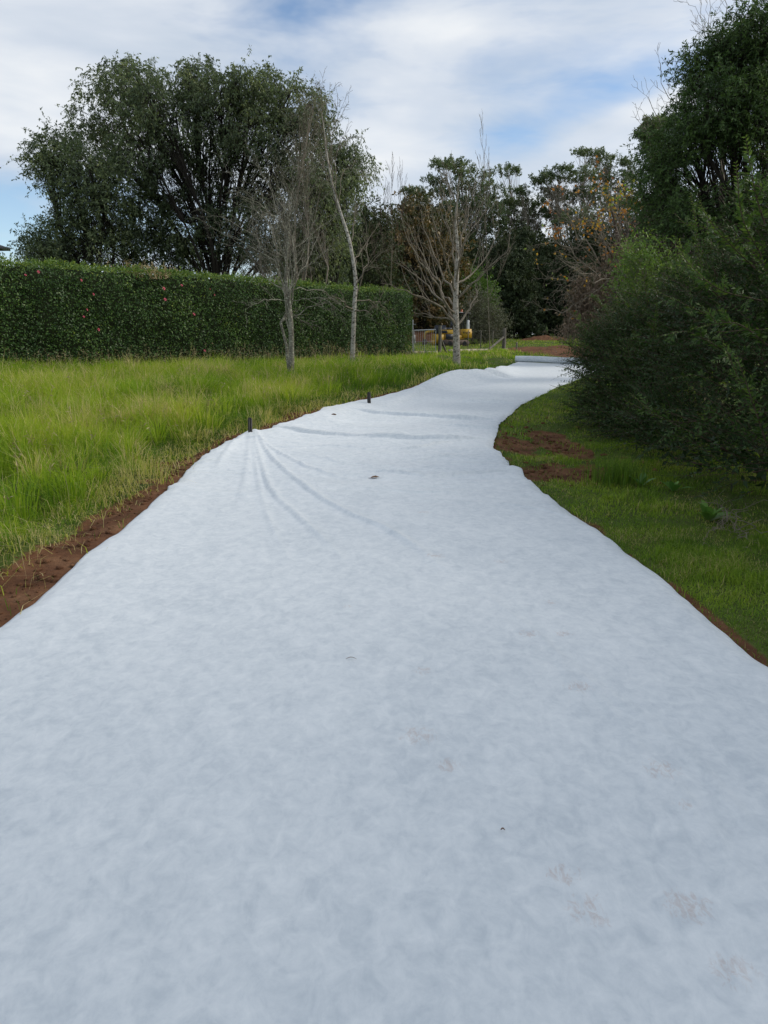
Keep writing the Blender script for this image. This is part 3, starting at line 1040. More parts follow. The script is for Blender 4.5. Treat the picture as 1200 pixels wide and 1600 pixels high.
# ------------------------------------------------------------------ trees with foliage
def evergreen(name, label, base, lobes, leafm, barkm, trunk_r, fork=0.35, clusters=34, sprigs=5, leaves=10, L=.12, W=.05, droop=.35, sig=.28, lean=None, cat='tree', group=None,
              spr_len=(.35, .75), twigs=True, inner=0.45, limb_r=.4, tint0=0.45, ns=5, extra_bare=None):
    base = np.asarray(base, float)
    root = tag(empty(name, base), label, cat, group)
    lobes = [(np.asarray(c, float), np.asarray(r, float) * np.ones(3)) for c, r in lobes]
    cen = np.mean([c for c, r in lobes], axis=0)
    top = max(c[2] for c, r in lobes)
    zf = base[2] + (top - base[2]) * fork
    fk = np.array([base[0] + (cen[0] - base[0]) * 0.35, base[1] + (cen[1] - base[1]) * 0.35, zf])
    if lean is not None:
        fk = np.asarray(lean, float)
    gt = Geo()
    trunk = resample([base + np.array([0, 0, -.25]), base * .5 + fk * .5 + np.array([trunk_r * .4, 0, 0]), fk], 8)
    tr = np.linspace(trunk_r, trunk_r * .72, 8)
    tr[0] *= 1.35
    gt.tube(trunk, tr, 10)
    branch_r = trunk_r * (.10 if limb_r > .3 else .05)
    gl = Geo()
    limbP, limbR = [], []
    for c, r in lobes:
        t0 = rng.uniform(0.55, 1.0)
        st = trunk[int(t0 * 7)]
        m1 = st * .6 + c * .4 + np.array([0, 0, .12 * np.linalg.norm(c - st)]) * (1 if c[2] > st[2] else -.2) + rng.normal(size=3) * .38 * r.mean()
        limbP.append(resample([st, m1, c + np.array([0, 0, r[2] * .3])], 9))
        limbR.append(np.linspace(trunk_r * limb_r, trunk_r * .09, 9))
    limbP, limbR = np.array(limbP), np.array(limbR)
    tubes(gt, limbP, limbR, 6)
    for i, (c, r) in enumerate(lobes):
        K = max(4, int(clusters * (r[0] * r[2]) ** .5 / (np.mean([rr[0] * rr[2] for _, rr in lobes])) ** .5))
        dd = sph(K)
        rad = inner + (1 - inner) * rng.random(K) ** .6
        q = c + dd * r * rad[:, None]
        m = rng.integers(4, 9, K)
        s0 = limbP[i][m]
        midp = s0 * .5 + q * .5 + rng.normal(size=(K, 3)) * .08 * r + np.array([0, 0, .12]) * r[2]
        tt = np.linspace(0, 1, 5)[None, :, None]
        bp = s0[:, None] * (1 - tt) ** 2 + 2 * midp[:, None] * tt * (1 - tt) + q[:, None] * tt ** 2
        bp = bp[:, ::2]
        tubes(gt, bp, np.broadcast_to(np.linspace(branch_r, branch_r * .25, 3), (K, 3)), 4 if base[1] < 45 else 3)
        k2 = np.repeat(np.arange(K), sprigs)
        st = q[k2] + rng.normal(size=(len(k2), 3)) * sig
        out = unit(dd[k2] * .7 + sph(len(k2)) * .8 + np.array([0, 0, .25 - droop]))
        SP, SR = shoots(st, out, rng.uniform(spr_len[0], spr_len[1], len(k2)), np.full(len(k2), trunk_r * .02), ns, -droop * .8, .04)
        if twigs and base[1] < 45:
            tubes(gt, SP[:, ::ns - 1], SR[:, ::ns - 1], 3)
        tc_ = tint0 + (rng.normal(size=K) * .16)[k2] + rng.normal() * .08
        leaves_on(gl, SP, leaves, L, W, tc_, 0.05, .9, droop, .12)
    tr_o = gt.build('trunk', barkm, root, smooth=True, loc=base)
    tr_o.location = (0, 0, 0)
    cr = gl.build('crown', leafm, root, loc=base)
    cr.location = (0, 0, 0)
    return root


def pxl(lst, Y, depth=.9, vary=1.0):
    """lobes given in picture measure, placed at distance Y with depth of their own"""
    o = []
    for it in lst:
        px, py, rx = it[:3]
        ry = it[3] if len(it) > 3 else rx
        y = Y + rng.uniform(-1, 1) * vary
        if len(it) > 4:
            y = Y + it[4]
        o.append((P(px, py, y), (S(rx, y), S((rx + ry) / 2, y) * depth, S(ry, y))))
    return o


def gpt(px, Y):
    x = (px - 600) / F * Y * 0.985
    return np.array([x, Y, float(Hg(x, Y))])


# the big spreading evergreen behind the hedge
evergreen('evergreen_tree', 'tallest broad dark evergreen tree rising behind the hedge at the left', gpt(345, 40), pxl([(a_[0], a_[1] + max(0, (260 - a_[1]) * .10), a_[2] * .92, a_[3] * .92) for a_ in [
    (190, 120, 48, 38), (165, 165, 50, 42), (235, 150, 45, 50), (300, 120, 50, 38), (345, 150, 55, 50), (400, 140, 50, 36), (455, 145, 48, 38), (485, 165, 30, 36), (275, 190, 50, 50),
    (390, 205, 50, 45), (450, 215, 50, 45), (330, 225, 48, 50), (215, 220, 50, 48), (150, 225, 42, 40), (480, 250, 36, 42), (270, 275, 48, 46), (420, 285, 50, 42),
    (200, 285, 50, 45), (345, 310, 55, 45), (290, 345, 60, 45), (400, 350, 60, 48), (225, 350, 50, 45), (340, 390, 80, 35), (250, 395, 70, 32), (430, 400, 60, 40), (310, 100, 32, 22), (215, 100, 30, 22), (470, 320, 45, 50), (370, 115, 34, 26), (430, 118, 30, 24)]], 40, 1.0, 2.6),
    M['big_leaf'], M['bark_dark'], .42, .22, 52, 8, 10, .156, .062, .62, .17, limb_r=.18, spr_len=(.3, .65), inner=.3)
evergreen('evergreen_tree', 'low-branched dark tree at the left end of the evergreen clump, beside the house', gpt(170, 38), pxl([
    (85, 235, 34, 22), (110, 255, 44, 30), (75, 262, 25, 18), (140, 275, 42, 32), (165, 320, 50, 38), (120, 320, 34, 28), (105, 365, 40, 26), (70, 380, 34, 20), (140, 385, 48, 28), (190, 385, 52, 34), (60, 400, 26, 14), (95, 395, 42, 20)], 38, 1.0, 1.6),
    M['big_leaf'], M['bark_dark'], .24, .25, 50, 7, 11, .145, .058, .38, .30, limb_r=.5)
evergreen('drooping_tree', 'drooping grey-green tree between the evergreen clump and the slim leaning birch', gpt(520, 37), pxl([
    (540, 225, 26, 20), (555, 255, 22, 22), (515, 260, 28, 30), (540, 290, 26, 22), (505, 315, 26, 34), (490, 290, 26, 30), (500, 370, 30, 40), (470, 385, 40, 40), (530, 330, 20, 24), (485, 430, 45, 30), (525, 400, 12, 30)], 37, 1.0, 1.2),
    M['big_leaf'], M['bark_dark'], .17, .3, 44, 6, 11, .14, .05, .75, .28, limb_r=.5, tint0=.5)
evergreen('scrub_tree', 'grey twiggy scrub tree behind the bare multi-stemmed tree', gpt(470, 34), pxl([
    (430, 320, 45, 40), (470, 280, 40, 50), (400, 370, 45, 40), (450, 390, 50, 45), (485, 350, 35, 45), (420, 430, 50, 28), (475, 230, 28, 40), (490, 180, 22, 30)], 35.5, .8, .8),
    M['ash_leaf'], M['twig'], .12, .2, 40, 6, 7, .085, .034, .2, .35, limb_r=.5, tint0=.5)

# trees seen through the gap, middle distance
evergreen('magnolia_tree', 'brown-green magnolia tree behind the bare tree by the gate', gpt(655, 55), pxl([
    (630, 345, 26, 26), (660, 335, 22, 26), (690, 360, 22, 28), (620, 385, 30, 28), (655, 385, 34, 32), (700, 400, 26, 28), (640, 425, 34, 28), (685, 435, 34, 28), (630, 465, 30, 26), (670, 475, 34, 26), (705, 470, 26, 26), (650, 505, 40, 20), (690, 500, 26, 20)], 55, 1.0, 1.4),
    M['mag_leaf'], M['bark_dark'], .2, .15, 36, 5, 9, .28, .12, .2, .34, tint0=.52)
evergreen('dark_tree', 'dark leafy tree between the slim birch and the magnolia', gpt(575, 50), pxl([
    (568, 330, 20, 18), (575, 355, 28, 26), (600, 345, 18, 14), (560, 390, 26, 26), (595, 390, 28, 26), (575, 425, 36, 26), (600, 450, 36, 26), (560, 460, 34, 24)], 50, 1.0, 1.2),
    M['wood_leaf'], M['bark_dark'], .2, .2, 36, 5, 9, .2, .09, .3, .36, tint0=.7)
evergreen('rounded_shrub', 'rounded grey-green shrub behind the yellow machine', gpt(755, 52), pxl([
    (742, 492, 26, 22), (765, 495, 22, 22), (752, 515, 34, 24), (728, 515, 22, 20), (775, 520, 16, 18), (748, 475, 22, 14)], 52, 1.0, .6),
    M['grey_leaf'], M['twig'], .10, .2, 48, 6, 10, .115, .042, .05, .30, tint0=.45, cat='shrub', inner=.3)
evergreen('leafy_shrub', 'yellow-green rounded bush above the grey-green shrub', gpt(735, 58), pxl([
    (730, 440, 20, 14), (745, 452, 20, 16), (718, 455, 20, 16), (735, 470, 28, 18), (757, 470, 14, 14)], 58, 1.0, .5),
    M['lime_leaf'], M['bark_dark'], .12, .2, 50, 5, 10, .18, .08, .15, .36, tint0=.30, cat='shrub')
# small tiered pine in the sky gap
g_lob = []
for k, (py, r) in enumerate([(395, 4), (402, 8), (410, 11), (419, 14), (428, 16), (438, 18)]):
    g_lob.append((540, py, r, 2.6))
evergreen('tiered_pine', 'small tiered pine seen through the gap left of the slim birch', gpt(540, 70), pxl(g_lob, 70, 1.0, .1), M['wood_leaf'], M['bark_dark'], .15, .8, 40, 5, 10, .2, .06, .0, .12, tint0=.5)

# gum trees
EUA = [(690, 256, 14, 6), (708, 254, 20, 6), (719, 264, 18, 8), (679, 280, 17, 6), (690, 299, 18, 9), (738, 284, 28, 20), (765, 300, 22, 18), (756, 325, 26, 22), (725, 320, 26, 22), (700, 330, 20, 16), (740, 355, 34, 26), (710, 365, 30, 24), (770, 345, 22, 24)]
EUB = [(793, 266, 20, 8), (815, 297, 16, 7), (822, 316, 28, 11), (844, 330, 18, 14), (815, 340, 20, 16), (790, 322, 18, 18), (830, 365, 24, 20), (795, 365, 24, 24)]
EUC = [(848, 280, 14, 9), (873, 271, 22, 11), (917, 238, 24, 6), (903, 273, 28, 13), (859, 300, 20, 8), (890, 305, 22, 12), (870, 335, 24, 16), (900, 345, 30, 22), (925, 300, 22, 14)]
EUD = [(947, 249, 24, 11), (965, 284, 26, 18), (983, 252, 11, 7), (991, 270, 14, 10), (939, 274, 18, 13), (976, 312, 24, 18), (950, 320, 26, 20), (1000, 330, 30, 20), (930, 350, 30, 20)]
EUE = [(646, 299, 14, 7), (660, 312, 12, 6), (640, 320, 14, 8), (665, 335, 18, 14), (645, 350, 20, 16)]
EUF = [(1020, 196, 18, 9), (1040, 190, 14, 6), (1010, 212, 14, 6), (1030, 225, 20, 12), (1045, 250, 24, 18)]
for nm, (ls, px, Y, lab) in enumerate([(EUA, 728, 84, 'tall gum tree with flat-topped crown behind the bare tree by the gate'), (EUB, 812, 88, 'slender gum tree with small separate pads of leaves, in the middle of the treeline'),
                                       (EUC, 880, 86, 'wide flat-crowned gum tree behind the orange autumn tree, left one of the pair'), (EUD, 965, 90, 'dense gum tree between the wide flat-crowned gum and the dark tree at right'),
                                       (EUE, 652, 92, 'small far gum tree above the brown magnolia'), (EUF, 1030, 62, 'pale gum crown showing at the edge of the big dark tree at right')]):
    evergreen('gum_tree', lab, gpt(px, Y), pxl([(a, b, c * 1.18, d * .8) for a, b, c, d in ls], Y, 1.0, 2.0), M['euc_leaf'], M['bark_gum'], .30, .42, 52, 6, 8, .22, .095, .02, .14, group='gum trees on the skyline', spr_len=(.15, .35), limb_r=.36, inner=.25, tint0=.55)

# the dark wood: three kinds of tree, each copied and turned
def wood_tree(h, w, seed_l):
    lob = []
    for k in range(17):
        f_ = k / 16
        z = h * (.16 + .80 * f_)
        rr_ = w * (1.0 - .62 * f_ ** 1.6) * .55
        a = k * 2.4 + seed_l
        lob.append(((math.cos(a) * rr_ * .75, math.sin(a) * rr_ * .75, z), (rr_ * .62, rr_ * .62, h * .085)))
    return lob


protos = []
for k, (h, w) in enumerate([(15, 7.5), (12, 6.5), (18, 8)]):
    protos.append(evergreen('woodland_tree', 'x', (0, 0, 0), wood_tree(h, w, k), M['wood_leaf'], M['bark_dark'], .24, .5, 26, 5, 9, .42, .18, .25, .55, group='dark woodland trees behind the paddock', spr_len=(.5, 1.0), inner=.3))
spots = [(560, 74, 1, .9), (600, 78, 0, .8), (632, 74, 1, .85), (668, 80, 0, .85), (700, 76, 1, .9), (735, 82, 0, .72), (765, 78, 2, .58), (792, 84, 0, .74), (815, 77, 1, .8), (838, 84, 2, .58), (856, 78, 0, .68), (880, 83, 2, .58), (905, 77, 1, .85),
         (928, 82, 0, .72), (955, 78, 2, .6), (985, 80, 0, .75), (1020, 74, 1, 1.0), (1060, 78, 0, .9), (780, 96, 0, .85), (850, 98, 0, .85), (915, 97, 0, .85), (700, 98, 1, .95), (640, 97, 1, .9), (985, 98, 0, 1.0),
         (1105, 72, 0, 1.0), (1150, 78, 1, 1.0), (1195, 72, 0, 1.0), (520, 80, 1, .9), (480, 84, 1, .9), (745, 70, 1, .55), (800, 69, 1, .6), (872, 71, 1, .6), (835, 73, 1, .62), (905, 70, 1, .55)]
wlab = 'dark evergreen tree in the shaded wood at the far side of the paddock'
for k, (px, Y, kind, sc) in enumerate(spots):
    src = protos[kind]
    b = gpt(px, Y)
    if k in (0, 1, 6) and not src.get('used'):
        r = src
        src['used'] = 1
    else:
        r = src.copy()
        COL.objects.link(r)
        for ch in src.children:
            c2 = ch.copy()
            COL.objects.link(c2)
            c2.parent = r
    r.location = b - np.array([0, 0, .2])
    r.rotation_euler = (0, 0, rng.uniform(0, 6.28))
    r.scale = (sc, sc, sc * rng.uniform(.92, 1.08))
    r['label'] = wlab
for r in [o for o in bpy.data.objects if 'used' in o.keys()]:
    del r['used']

# big dark tree on the right
evergreen('blackwood_tree', 'big dark green tree towering at the right edge behind the shrubs', gpt(1165, 19), pxl([
    (1190, 40, 40, 36), (1160, 65, 40, 34), (1128, 80, 26, 22), (1092, 112, 28, 26), (1140, 118, 50, 40), (1190, 105, 46, 50), (1112, 165, 42, 36), (1165, 170, 46, 40), (1068, 192, 28, 24), (1038, 228, 34, 26), (1085, 208, 36, 22),
    (1140, 215, 36, 18), (1030, 262, 26, 18), (1050, 300, 36, 14), (1195, 195, 34, 40), (1215, 130, 50, 60), (1230, 240, 50, 50), (1020, 305, 22, 14), (1190, 310, 36, 20), (1240, 60, 50, 50), (1040, 330, 40, 22), (1090, 340, 50, 24), (1205, 340, 60, 30)], 19, 1.0, 1.5),
    M['right_leaf'], M['bark_dark'], .26, .3, 50, 7, 11, .096, .031, .25, .15, limb_r=.22, spr_len=(.2, .42), tint0=.5)
# unseen tree added right of the view to shade the near fabric
evergreen('blackwood_tree', 'unseen dark tree added right of the near shrubs to shade the near fabric', (11.5, 3.5, 0.0), [((10.5 + rng.normal() * 1.6, 3.2 + rng.normal() * 2.2, 4.2 + rng.random() * 4.6), (1.5, 1.5, 1.2)) for _ in range(20)],
    M['right_leaf'], M['bark_dark'], .24, .3, 22, 5, 9, .16, .06, .25, .3, limb_r=.45, twigs=False)
# lime shrub and plum behind the near shrubs
evergreen('plum_shrub', 'dark purple-brown leafed shrub under the big tree at right', gpt(1050, 22), pxl([
    (1035, 345, 26, 24), (1062, 360, 26, 24), (1040, 380, 30, 24), (1015, 365, 16, 20), (1065, 395, 30, 24), (1020, 415, 34, 24), (1040, 440, 40, 30), (1010, 470, 40, 40)], 22, .9, .4),
    M['plum_leaf'], M['twig_red'], .10, .2, 42, 6, 10, .085, .04, .25, .2, cat='shrub', tint0=.5)
evergreen('lime_shrub', 'light lime-green leafy shrub beside the brown autumn tree', gpt(1015, 15.5), pxl([
    (992, 400, 14, 12), (1005, 420, 24, 20), (1040, 425, 34, 20), (995, 450, 20, 22), (1030, 455, 34, 26), (1065, 440, 28, 20), (1000, 480, 22, 20), (1040, 490, 38, 26), (1080, 475, 34, 26), (1030, 520, 40, 26)], 15.5, 1.0, .4),
    M['lime_leaf'], M['twig'], .07, .15, 46, 6, 10, .055, .022, .05, .14, cat='shrub', tint0=.42, spr_len=(.18, .4))

# ------------------------------------------------------------------ bare winter trees
def bare_tree(name, label, base, trunk, tr_r, limbs, barkm, twigm, k1=9, k2=7, k3=0, up=.25, r_limb=.35, ang=(25, 50), l1=(.25, .5), l2=(.25, .5), bend1=.1, wob=.02, sides=9, leaves=None, twr=1.0, minr=.0028, cat='tree', start_at=.3):
    """trunk: polyline; limbs: list of (start fraction on trunk, [points])"""
    base = np.asarray(base, float)
    root = tag(empty(name, base), label, cat)
    T = resample(trunk, 24)
    T[0, 2] -= .2
    R0 = np.interp(np.linspace(0, 1, 24), [0, .06, .5, 1], [tr_r * 1.25, tr_r, tr_r * .68, tr_r * .15])
    g = Geo().tube(T, R0, sides)
    tr_o = g.build('trunk', barkm, root, smooth=True, loc=base)
    tr_o.location = (0, 0, 0)
    alln = []
    def limb(pp, r_):
        gg = Geo()
        q = resample(pp, 12)
        q[1:] += rng.normal(size=(11, 3)) * wob * np.linalg.norm(q[-1] - q[0]) * .5
        R = np.maximum(np.linspace(r_, r_ * .16, 12), minr)
        tubes(gg, q[None], R[None], 6)
        P1, R1 = spawn(q[None], R[None], k1, start_at, 1.0, ang, l1, up, 6, .55, bend1, wob)
        tubes(gg, P1, np.maximum(R1, minr), 4)
        P2, R2 = spawn(P1, R1, k2, .15, 1.0, ang, l2, up * .7, 5, .6, bend1, wob)
        tubes(gg, P2, np.maximum(R2, minr) * twr, 3)
        last = P2
        if k3:
            P3, R3 = spawn(P2, R2, k3, .2, 1.0, ang, l2, up * .5, 4, .7, bend1, wob)
            tubes(gg, P3, np.maximum(R3, minr) * twr, 3)
            last = P3
        o = gg.build('branch', twigm, root, smooth=True, loc=base)
        o.location = (0, 0, 0)
        alln.append(np.concatenate([P1.reshape(-1, 3), last.reshape(-1, 3)]))
    for it in limbs:
        f_, pts = it[:2]
        i = int(np.clip(f_, 0, 1) * 23)
        limb([T[i]] + [np.asarray(p) for p in pts], it[2] if len(it) > 2 else max(R0[i] * r_limb * 1.3, minr * 2))
    # the leader keeps twigs of its own
    limb([T[14], T[18], T[23], T[23] + (T[23] - T[18]) * .5], R0[14] * .5)
    return root, np.concatenate(alln)


def lp(Y, *pts):
    """limb through picture points at distance about Y (each may carry its own offset)"""
    return [P(p[0], p[1], Y + (p[2] if len(p) > 2 else 0)) for p in pts]


# young bare tree by the gate
Y = 27.5
b = gpt(713, Y)
bare_tree('bare_tree', 'young bare tree with a single pale trunk in front of the gate', b, [b, P(713, 520, Y), P(712, 470, Y), P(714, 420, Y), P(715, 385, Y), P(712, 345, Y), P(716, 300, Y)], .135, [
    (.22, lp(Y, (690, 480, -.3), (650, 462, -.8), (596, 440, -1.2))), (.24, lp(Y, (735, 478, .6), (746, 460, 1.0), (750, 440, 1.2))), (.30, lp(Y, (690, 470, .6), (650, 430, 1.4), (617, 412, 1.8))),
    (.34, lp(Y, (700, 475, -.6), (672, 430, -1.4), (640, 380, -2), (628, 335, -2.2))), (.42, lp(Y, (740, 440, -.2), (772, 412, -.5), (806, 378, -.8))), (.40, lp(Y, (695, 432, .8), (675, 390, 1.2), (655, 330, 1.6))),
    (.48, lp(Y, (735, 430, 1.0), (760, 400, 1.6), (780, 360, 2.0))), (.46, lp(Y, (700, 415, -1), (685, 370, -1.6), (670, 310, -1.8))), (.52, lp(Y, (722, 390, -.8), (738, 350, -1.4), (757, 300, -1.8))), (.55, lp(Y, (705, 380, .7), (697, 340, 1.0), (690, 290, 1.2))),
    (.58, lp(Y, (722, 370, .6), (733, 330, .9), (741, 285, 1.1))), (.62, lp(Y, (735, 360, 0), (755, 335, .2), (775, 318, .4))), (.64, lp(Y, (706, 345, -.6), (702, 310, -.9), (700, 272, -1))), (.28, lp(Y, (680, 495, .8), (655, 490, 1.2), (645, 495, 1.4))), (.36, lp(Y, (690, 455, 1.6), (668, 415, 2.4), (640, 350, 2.8)))],
    M['bark_pale'], M['twig'], 7, 4, 0, .35, .34, (22, 45), (.25, .48), (.25, .5), .12, .018, twr=1.0, minr=.0034)

# multi-stemmed bare tree before the hedge
Y = 19.5
b = gpt(455, Y)
b2 = b + np.array([-.09, .06, 0])
lm = []
for k, pts in enumerate([((440, 430), (400, 370), (340, 335, -.5)), ((438, 420), (390, 385, .5), (332, 358, .8)), ((440, 380), (405, 320, -.8), (362, 285, -1.2)), ((444, 370), (425, 310, .6), (405, 262, 1)), ((448, 360), (440, 300, -.4), (430, 250, -.5)),
                         ((454, 370), (455, 310, .5), (458, 245, .8)), ((458, 380), (470, 320, -.5), (484, 265, -.8)), ((462, 400), (490, 360, .4), (545, 325, .8)), ((462, 430), (500, 400, -.6), (530, 380, -1)), ((460, 440), (485, 400, 1), (505, 340, 1.6)),
                         ((440, 450), (410, 430, 1), (372, 428, 1.6)), ((445, 470), (415, 470, -.8), (380, 482, -1.2)), ((462, 470), (500, 465, -.6), (540, 490, -1)), ((462, 455), (510, 455, .8), (560, 500, 1.3)), ((450, 340), (435, 320), (415, 245, -.2)), ((442, 410, .3), (415, 350, 1.2), (385, 300, 1.8)),
                         ((450, 480), (470, 500, .4), (505, 515, .6)), ((448, 360, -.5), (420, 330, -1.2), (378, 345, -1.6))]):
    lm.append((.30 + .02 * k, lp(Y, *pts)))
bare_tree('bare_tree', 'grey lichened bare tree with many fanning stems before the hedge', b, [b, P(455, 520, Y), P(452, 480, Y), P(447, 440, Y), P(449, 390, Y), P(452, 340, Y)], .085, [(.02, lp(Y, (451, 550, .1), (448, 500, .2), (444, 450, .3), (430, 380, .4), (415, 320, .5)), .055)] + lm, M['bark_grey'], M['bark_grey'], 9, 5, 2, .18, .22, (22, 52), (.24, .46), (.25, .5), -.05, .03, minr=.0021)
# second stem at its foot
# slim leaning birch
Y = 27.0
b = gpt(551, Y)
bare_tree('birch_tree', 'slim leaning bare birch with a white trunk between the two other bare trees', b, [b, P(552, 520, Y), P(554, 470, Y), P(556, 445, Y), P(553, 415, Y), P(545, 372, Y), P(534, 338, Y), P(521, 295, Y), P(512, 250, Y), P(508, 215, Y), P(503, 180, Y)], .088, [
    (.30, lp(Y, (566, 430), (574, 405, .3), (572, 370, .6), (570, 340, .6))), (.32, lp(Y, (575, 415, -.3), (600, 395, -.8), (615, 380, -1))), (.28, lp(Y, (580, 470, .5), (598, 478, .8), (612, 500, 1))), (.26, lp(Y, (535, 470, -.5), (520, 465, -.8), (500, 470, -1))),
    (.62, lp(Y, (515, 290), (508, 265, .3), (500, 235, .5))), (.70, lp(Y, (524, 250, .4), (535, 215, .6), (555, 215, .8))), (.75, lp(Y, (520, 220, -.4), (530, 180, -.8), (540, 150, -1))), (.8, lp(Y, (505, 210, .3), (498, 180, .6), (494, 150, .8))), (.66, lp(Y, (535, 270), (555, 262, .4), (575, 280, .6))),
    (.22, lp(Y, (575, 485, -.6), (590, 470, -.9), (600, 450, -1))), (.5, lp(Y, (556, 330, .5), (566, 318, .8), (575, 322, 1))), (.42, lp(Y, (560, 395, .7), (578, 372, 1), (590, 352, 1.2))), (.85, lp(Y, (510, 190), (512, 160, -.2), (518, 130, -.3)))],
    M['bark_birch'], M['twig'], 8, 5, 0, .12, .30, (22, 50), (.25, .5), (.25, .5), -.06, .03, minr=.0042)

# bare shoots above the magnolia, a poplar-like thin crown
Y = 44.0
b = gpt(612, Y)
bare_tree('bare_sapling', 'thin upright bare sapling beside the dark tree in the middle distance', b, [b, P(612, 480, Y), P(611, 430, Y), P(613, 370, Y), P(610, 320, Y), P(611, 285, Y)], .022, [
    (.4, lp(Y, (604, 410), (598, 370), (592, 320))), (.5, lp(Y, (620, 390), (626, 350), (630, 290))), (.6, lp(Y, (606, 360), (603, 330), (600, 295))), (.55, lp(Y, (618, 370, .6), (622, 330, .8), (621, 280, .8))), (.35, lp(Y, (600, 440), (585, 410), (578, 360)))],
    M['twig'], M['twig_red'], 8, 4, 0, .5, .4, (12, 30), (.25, .45), (.25, .5), .1, .015, minr=.006)
Y = 40.0
b = gpt(764, Y)
bare_tree('bare_sapling', 'tall thin bare sapling whose twigs rise against the sky right of the young tree', b, [b, P(763, 480, Y), P(761, 420, Y), P(759, 350, Y), P(757, 290, Y), P(756, 232, Y)], .02, [
    (.4, lp(Y, (752, 410), (747, 360), (741, 300))), (.5, lp(Y, (768, 390), (775, 350), (782, 300))), (.65, lp(Y, (753, 320), (750, 290), (748, 250))), (.7, lp(Y, (762, 310, .6), (765, 280, .8), (764, 245, .8))), (.3, lp(Y, (775, 440), (790, 410), (800, 380)))],
    M['twig'], M['twig'], 7, 4, 0, .5, .4, (12, 30), (.25, .45), (.25, .5), .1, .015, minr=.005)

# autumn tree on the right with the last orange leaves
Y = 29.0
b = gpt(990, Y)
lm = []
for k, pts in enumerate([((960, 400), (930, 340), (905, 300, -.8)), ((950, 420), (910, 370), (880, 320, .6)), ((965, 380), (945, 320, 1), (935, 285, 1.4)), ((950, 430), (900, 400), (860, 370, -1)), ((945, 450), (895, 440, .8), (848, 430, 1.2)),
                         ((950, 470), (900, 480, -.6), (850, 490, -1.2)), ((970, 390), (965, 340, -.8), (960, 300, -1.2)), ((945, 480), (900, 500, 1), (865, 520, 1.4)), ((980, 380, .5), (985, 330, 1), (980, 300, 1.4)), ((940, 440, -1.5), (905, 420, -2.4), (870, 405, -3)), ((950, 400, 1.5), (915, 345, 2), (870, 345, 2.4)), ((985, 400, -1), (1000, 350, -1.5), (1005, 310, -2))]):
    lm.append((.36 + .03 * k, lp(Y, *pts)))
root, pts_ = bare_tree('autumn_tree', 'bushy brown autumn tree with the last orange and yellow leaves', b, [b, P(985, 500, Y), P(978, 450, Y), P(972, 410, Y), P(965, 370, Y), P(955, 325, Y)], .16, lm, M['twig_red'], M['twig'], 10, 6, 2, .05, .34, (25, 60), (.25, .5), (.25, .5), -.1, .04, minr=.0045)
g = Geo()
wsel = pts_[rng.integers(0, len(pts_), 1000)]
keep = rng.random(len(wsel)) < np.clip((wsel[:, 2] - 2.5) / 4.5, .12, 1) * (.30 + .7 * (fbm(wsel[:, 0] * 1.1, wsel[:, 2] * 1.1, 120) > .5))
wsel = wsel[keep]
cln = np.clip(fbm(wsel[:, 0] * .9, wsel[:, 2] * .9, 121) * 1.6 - .35, 0, 1)
leaf_quads(g, wsel + rng.normal(size=wsel.shape) * .06, unit(sph(len(wsel)) + np.array([0, 0, -.7])), .125, .10, cln + rng.normal(size=len(wsel)) * .12)
o = g.build('autumn_leaves', M['autumn_leaf'], root, loc=b)
o.location = (0, 0, 0)
g = Geo()
cents = [(945, 440, 40, 40), (960, 480, 44, 40), (930, 490, 36, 34), (975, 430, 34, 40), (950, 515, 40, 26), (985, 480, 30, 50), (920, 460, 30, 26), (985, 400, 26, 26), (905, 500, 24, 22)]
for (px, py, rx, ry) in cents:
    c_, r_ = P(px, py, Y - .4), np.array([S(rx, Y), S(rx, Y), S(ry, Y)])
    n = 330
    dd = sph(n)
    st = c_ + dd * r_ * (rng.random(n) ** .4)[:, None]
    SP, SR = shoots(st, unit(dd * .4 + np.array([0, 0, -.5]) + sph(n) * .5), rng.uniform(.2, .5, n), np.full(n, .004), 4, -.25, .05)
    tubes(g, SP, SR, 3, .3)
    leaves_on(g, SP, 5, .12, .055, .45, .1, .7, .6, .2)
o = g.build('withered_foliage', M['brown_leaf'], root, loc=b)
o.location = (0, 0, 0)

# bare crown poking out above the big dark tree
Y = 22.0
b = gpt(1130, Y)
bare_tree('bare_tree', 'bare tree whose thin twigs reach into the sky beside the big dark tree', b, [b, P(1130, 400, Y), P(1128, 300, Y), P(1130, 200, Y), P(1135, 120, Y), P(1128, 50, Y)], .12, [
    (.55, lp(Y, (1090, 200), (1055, 165), (1028, 108))), (.5, lp(Y, (1080, 240), (1050, 215), (1012, 150))), (.7, lp(Y, (1120, 110), (1105, 60), (1092, 10))), (.75, lp(Y, (1150, 90), (1160, 40), (1190, 0))), (.8, lp(Y, (1115, 70), (1100, 40), (1110, -30))),
    (.45, lp(Y, (1070, 270), (1030, 230), (1000, 195))), (.65, lp(Y, (1095, 150), (1070, 130), (1050, 110)))], M['twig'], M['twig'], 8, 3, 0, .2, .3, (25, 50), (.2, .4), (.25, .45), .05, .04, minr=.004, start_at=.5)


